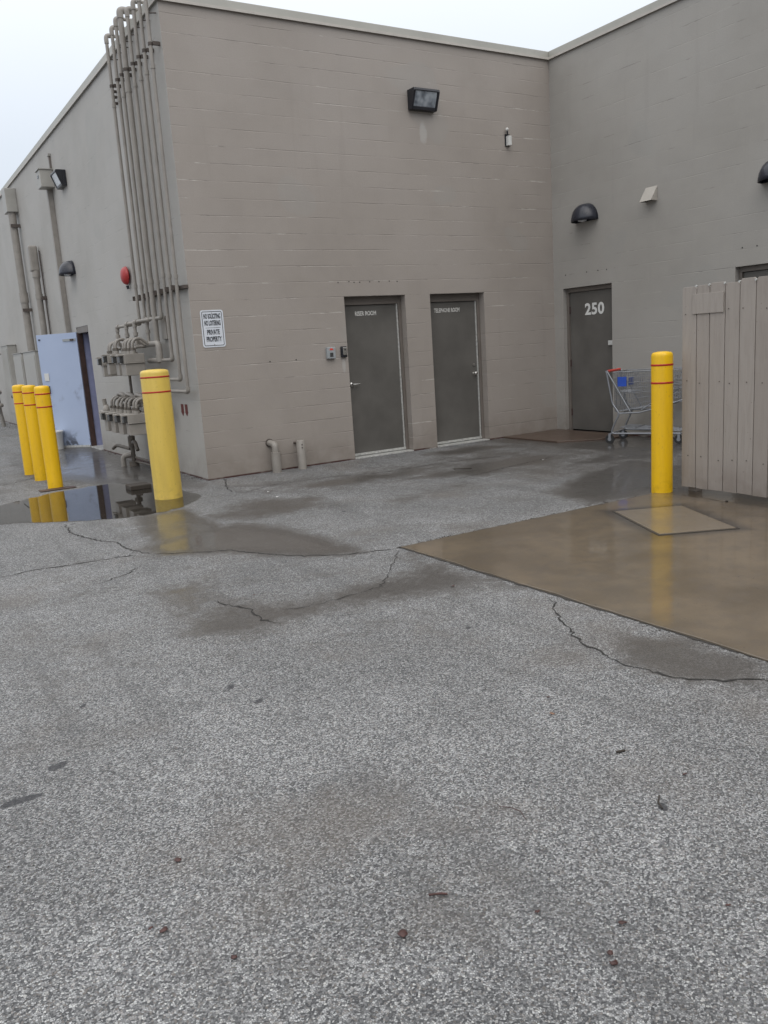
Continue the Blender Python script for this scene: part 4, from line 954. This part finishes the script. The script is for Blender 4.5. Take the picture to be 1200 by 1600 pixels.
# ------------------------------------------------------------------ shopping cart
def cart():
    dvx = Vector((.38, -.925, 0)).normalized(); A = Vector((5.215, -1.93, 0))
    n_ = Vector((-dvx.y, dvx.x, 0))     # far side, left of the travel direction
    rz = math.atan2(dvx.y, dvx.x); org = A + n_ * .26
    t = thing('shopping_cart', 'wire shopping cart with red handle parked against the right-hand wall', 'shopping cart', tuple(org), None, rz)
    def B(m, name, mat, par=t, **k):
        o = m.build(name, mat, None, **k); o.parent = par; return o
    fr = MB()
    for s in (-1, 1):
        y = -s * .26          # s=1 -> near side
        fr.tube(bend([(.93, -s * .18, .14), (.0, y, .14), (.03, y, .24), (.12, y, .42), (.02, y * .98, .55), (-.06, y, 1.00)], .05, 4), .0125, 10)
        fr.tube([(-.05, y, 1.0), (.27, y * .97, .44)], .011, 8); fr.tube([(.12, y, .42), (.40, y * .95, .43), (.75, -s * .21, .52), (.98, -s * .19, .60)], .010, 8)
        fr.tube([(.42, y * .95, .46), (.80, -s * .21, .72)], .009, 8)
    fr.tube([(.93, -.18, .14), (.93, .18, .14)], .0125, 8); fr.tube([(.12, -.26, .42), (.12, .26, .42)], .010, 8); fr.tube([(.0, -.26, .14), (.0, .26, .14)], .0125, 8)
    B(fr, 'frame', 'chrome')
    # basket: rear wider, front narrower and higher at the bottom
    def rim(x, s, z): return (x, s * (.26 - .06 * (x / 1.02)), z)
    bk = MB(); x0, x1 = .04, 1.04
    def bot(x): return .44 + .14 * (x - x0)
    def topz(x): return .985 + .01 * x
    def side(x, z, s):
        k = (z - bot(x)) / (topz(x) - bot(x)); return (x + .07 * k * (x > .9), s * (.215 + .05 * k - .06 * (x / 1.02)), z)
    for s in (-1, 1):
        bk.tube([side(x0, topz(x0), s), side(x1, topz(x1), s)], .0065, 6); bk.tube([side(x0, bot(x0), s), side(x1, bot(x1), s)], .0055, 6)
        x = x0
        while x <= x1 + .001:
            bk.tube([side(x, bot(x), s), side(x, topz(x), s)], .0029, 4, False, False); x += .026
        for q in range(1, 7):
            bk.tube([side(x0, bot(x0) + (topz(x0) - bot(x0)) * q / 7, s), side(x1, bot(x1) + (topz(x1) - bot(x1)) * q / 7, s)], .0034, 4, False, False)
    for xx in (x0, x1):
        bk.tube([side(xx, topz(xx), -1), side(xx, topz(xx), 1)], .0065, 6)
        for q in range(17):
            a, b = Vector(side(xx, bot(xx), -1)), Vector(side(xx, bot(xx), 1)); c, d = Vector(side(xx, topz(xx), -1)), Vector(side(xx, topz(xx), 1))
            bk.tube([a.lerp(b, q / 16), c.lerp(d, q / 16)], .0029, 4, False, False)
        for q in range(1, 7):
            z = bot(xx) + (topz(xx) - bot(xx)) * q / 7; bk.tube([side(xx, z, -1), side(xx, z, 1)], .0022, 4, False, False)
    for q in range(14): bk.tube([Vector(side(x0, bot(x0), -1)).lerp(Vector(side(x0, bot(x0), 1)), q / 13), Vector(side(x1, bot(x1), -1)).lerp(Vector(side(x1, bot(x1), 1)), q / 13)], .0022, 4, False, False)
    for q in range(12):
        xx = x0 + (x1 - x0) * q / 11; bk.tube([side(xx, bot(xx), -1), side(xx, bot(xx), 1)], .0026, 4, False, False)
    B(bk, 'basket', 'chrome')
    rk = MB()
    for q in range(9): y = -.2 + .05 * q; rk.tube([(.10, y, .22), (.92, y * .8, .17)], .003, 4, False, False)
    for q in range(5): x = .12 + .2 * q; rk.tube([(x, -.235 + .06 * x, .215), (x, .235 - .06 * x, .215)], .004, 4, False, False)
    B(rk, 'lower_rack', 'chrome')
    se = MB()
    for q in range(12): y = -.21 + .038 * q; se.tube([(.30, y, .60), (.22, y, .97)], .0025, 4, False, False); se.tube([(.04, y, .72), (.28, y, .70)], .0025, 4, False, False)
    se.tube([(.22, -.22, .97), (.22, .22, .97)], .006, 6); B(se, 'child_seat', 'chrome')
    B(MB().box(.10, .225, -.268, -.262, .79, .92), 'side_panel', 'cartblue', bevel=.002); B(MB().box(.228, .234, -.20, -.02, .80, .90), 'seat_panel', 'cartblue', bevel=.002)
    h = MB(); h.tube([(-.06, -.27, 1.0), (-.06, .27, 1.0)], .012, 10); B(h, 'handle_bar', 'chrome')
    h = MB(); h.tube([(-.06, -.20, 1.0), (-.06, .25, 1.0)], .019, 12); B(h, 'handle_grip', 'cartred')
    for (x, y) in ((0, -.26), (0, .26), (.93, -.18), (.93, .18)):
        w = MB(); w.lathe((x - .02, y - .014, .062), [(.062, 0), (.062, .028)], 20, 'Y'); wo = B(w, 'wheel', 'rubber', bevel=.006)
        f = MB(); f.box(x - .035, x + .0, y - .024, y - .018, .06, .135); f.box(x - .035, x + .0, y + .018, y + .024, .06, .135); f.box(x - .035, x + .01, y - .024, y + .024, .13, .142); f.lathe((x - .02, y - .02, .062), [(.026, 0), (.026, .04)], 14, 'Y')
        B(f, 'caster_fork', 'chrome')
cart()

# ------------------------------------------------------------------ litter
def grit():
    m = MB(); r = random.Random(11)
    def stone(x, y, z, q):
        a = r.uniform(0, 6.28); h = q * r.uniform(.5, .9); pts = []
        for k_ in range(5):
            b = a + k_ * 1.257; w = q * r.uniform(.7, 1.2); pts.append((x + math.cos(b) * w, y + math.sin(b) * w, z))
        m.add(pts + [(x + r.uniform(-.3, .3) * q, y + r.uniform(-.3, .3) * q, z + h)], [(i, (i + 1) % 5, 5) for i in range(5)])
    def along(a, b, n, spread, q0, q1):
        a, b = Vector(a), Vector(b); d = (b - a).normalized(); nn = Vector((-d.y, d.x))
        for _ in range(n):
            cl = r.random(); cl = cl + .03 * math.sin(cl * 41) ; p = a.lerp(b, min(1, max(0, cl))) + nn * abs(r.gauss(0, abs(spread))) * (1 if spread > 0 else -1); stone(p.x, p.y, .001, r.uniform(q0, q1))
    along((WX, -.01), (0, -.01), 420, -.035, .003, .009); along((0, 0), (0, 5.4), 300, .05, .004, .012); along((-.21, -4.85), (5.8, -4.85), 260, .03, .003, .009)
    along((-.22, -13), (-.22, -4.9), 120, .03, .002, .006); along((0, 6.5), (0, 18), 200, .15, .006, .02)
    for _ in range(160): stone(r.uniform(-4, 2), r.uniform(-9.2, -1), .001, r.uniform(.002, .005))
    o = m.build('grit', 'twig'); o['kind'] = 'stuff'; o['label'] = 'dark grit and crumbs gathered along the wall foot and slab edge'; o['category'] = 'grit'
grit()
LEAVES = [(-1.26, -7.67, .011, 'leaf'), (-1.36, -7.80, .016, 'leaf2'), (-1.34, -8.46, .014, 'leaf'), (-2.60, -8.55, .021, 'leaf'), (-2.10, -8.87, .017, 'leaf'), (-2.21, -8.93, .012, 'leaf'),
          (-2.23, -8.96, .016, 'leaf'), (-3.13, -8.14, .018, 'leaf'), (-3.16, -8.11, .012, 'leaf'), (-3.01, -8.36, .012, 'leaf'), (-2.99, -7.84, .020, 'leaf'), (-2.25, -8.70, .011, 'leaf'),
          (-1.82, -8.99, .011, 'leaf'), (-1.62, -5.25, .014, 'leaf'), (-.55, -6.0, .02, 'leaf')]
for i, (x, y, r, mt) in enumerate(LEAVES):
    rr = random.Random(50 + i); r *= .8; a0 = rr.uniform(0, 6.28); n = 11; ring = []; asp = rr.uniform(.38, .9)
    for j in range(n):
        a = 2 * math.pi * j / n; q = r * rr.uniform(.7, 1.15); px, py = math.cos(a) * q, math.sin(a) * q * asp
        ring.append((x + px * math.cos(a0) - py * math.sin(a0), y + px * math.sin(a0) + py * math.cos(a0), .005 + rr.uniform(0, .005)))
    m = MB(); m.add(ring + [(x, y, .009)], [(j, (j + 1) % n, n) for j in range(n)], True); o = m.build('dead_leaf', mt)
    s = o.modifiers.new('t', 'SOLIDIFY'); s.thickness = .0012
    if mt == 'leaf2': tag(o, 'tan dead leaf scrap on the open asphalt, paler than the others', 'leaf')
    elif i == 3: tag(o, 'largest roundish dark brown leaf near the bottom middle of the picture', 'leaf')
    else: tag(o, 'small dark reddish-brown leaf scrap lying on the asphalt', 'leaf', 'small brown leaf scraps on the asphalt')
def stick(p, r, label, mat='twig', name='twig'):
    tag(MB().tube(p, r, 6).build(name, mat), label, 'twig' if name == 'twig' else 'litter')
stick([(-2.45, -8.46, .006), (-2.42, -8.48, .009), (-2.405, -8.49, .006)], .0035, 'short thick brown twig just right of the bottom centre', 'leaf')
stick([(-1.99, -8.22, .004), (-1.965, -8.25, .006), (-1.955, -8.29, .006), (-1.97, -8.33, .004)], .0013, 'thin curved brown stem right of centre in the foreground', 'leaf')
stick([(-1.575, -8.56, .005), (-1.56, -8.53, .006), (-1.52, -8.50, .005)], .0028, 'short dark twig slanting on the right foreground asphalt')
stick([(-1.405, -8.20, .006), (-1.37, -8.21, .006)], .0045, 'small black twig piece on the asphalt left of the slanting one')
stick([(2.45, -1.95, .006), (2.62, -2.10, .006)], .006, 'short stick on the wet asphalt before the telephone room door')
for x, y, r, lb in ((.09, -1.90, .013, 'tiny white paper scrap on asphalt, the nearer of two'), (.16, -1.50, .012, 'tiny white paper scrap on asphalt, the farther of two'), (3.6, -2.3, .01, 'tiny pale scrap on the asphalt before the inner corner')):
    m = MB(); m.add([(x - r, y - r * .6, .005), (x + r, y - r * .8, .008), (x + r * .9, y + r, .006), (x - r * .7, y + r * .8, .010)], [(0, 1, 2, 3)])
    o = m.build('paper_scrap', 'paper'); s = o.modifiers.new('t', 'SOLIDIFY'); s.thickness = .001; tag(o, lb, 'litter')
o = tag(MB().obox((2.74, -5.62, .016), (.8, .6, 0), (-.6, .8, 0), (0, 0, 1), .014, .012, .006).build('stone_chip', 'twig', bevel=.004), 'dark pebble on the wet slab below the board fence', 'pebble')
bpy.context.view_layer.update()
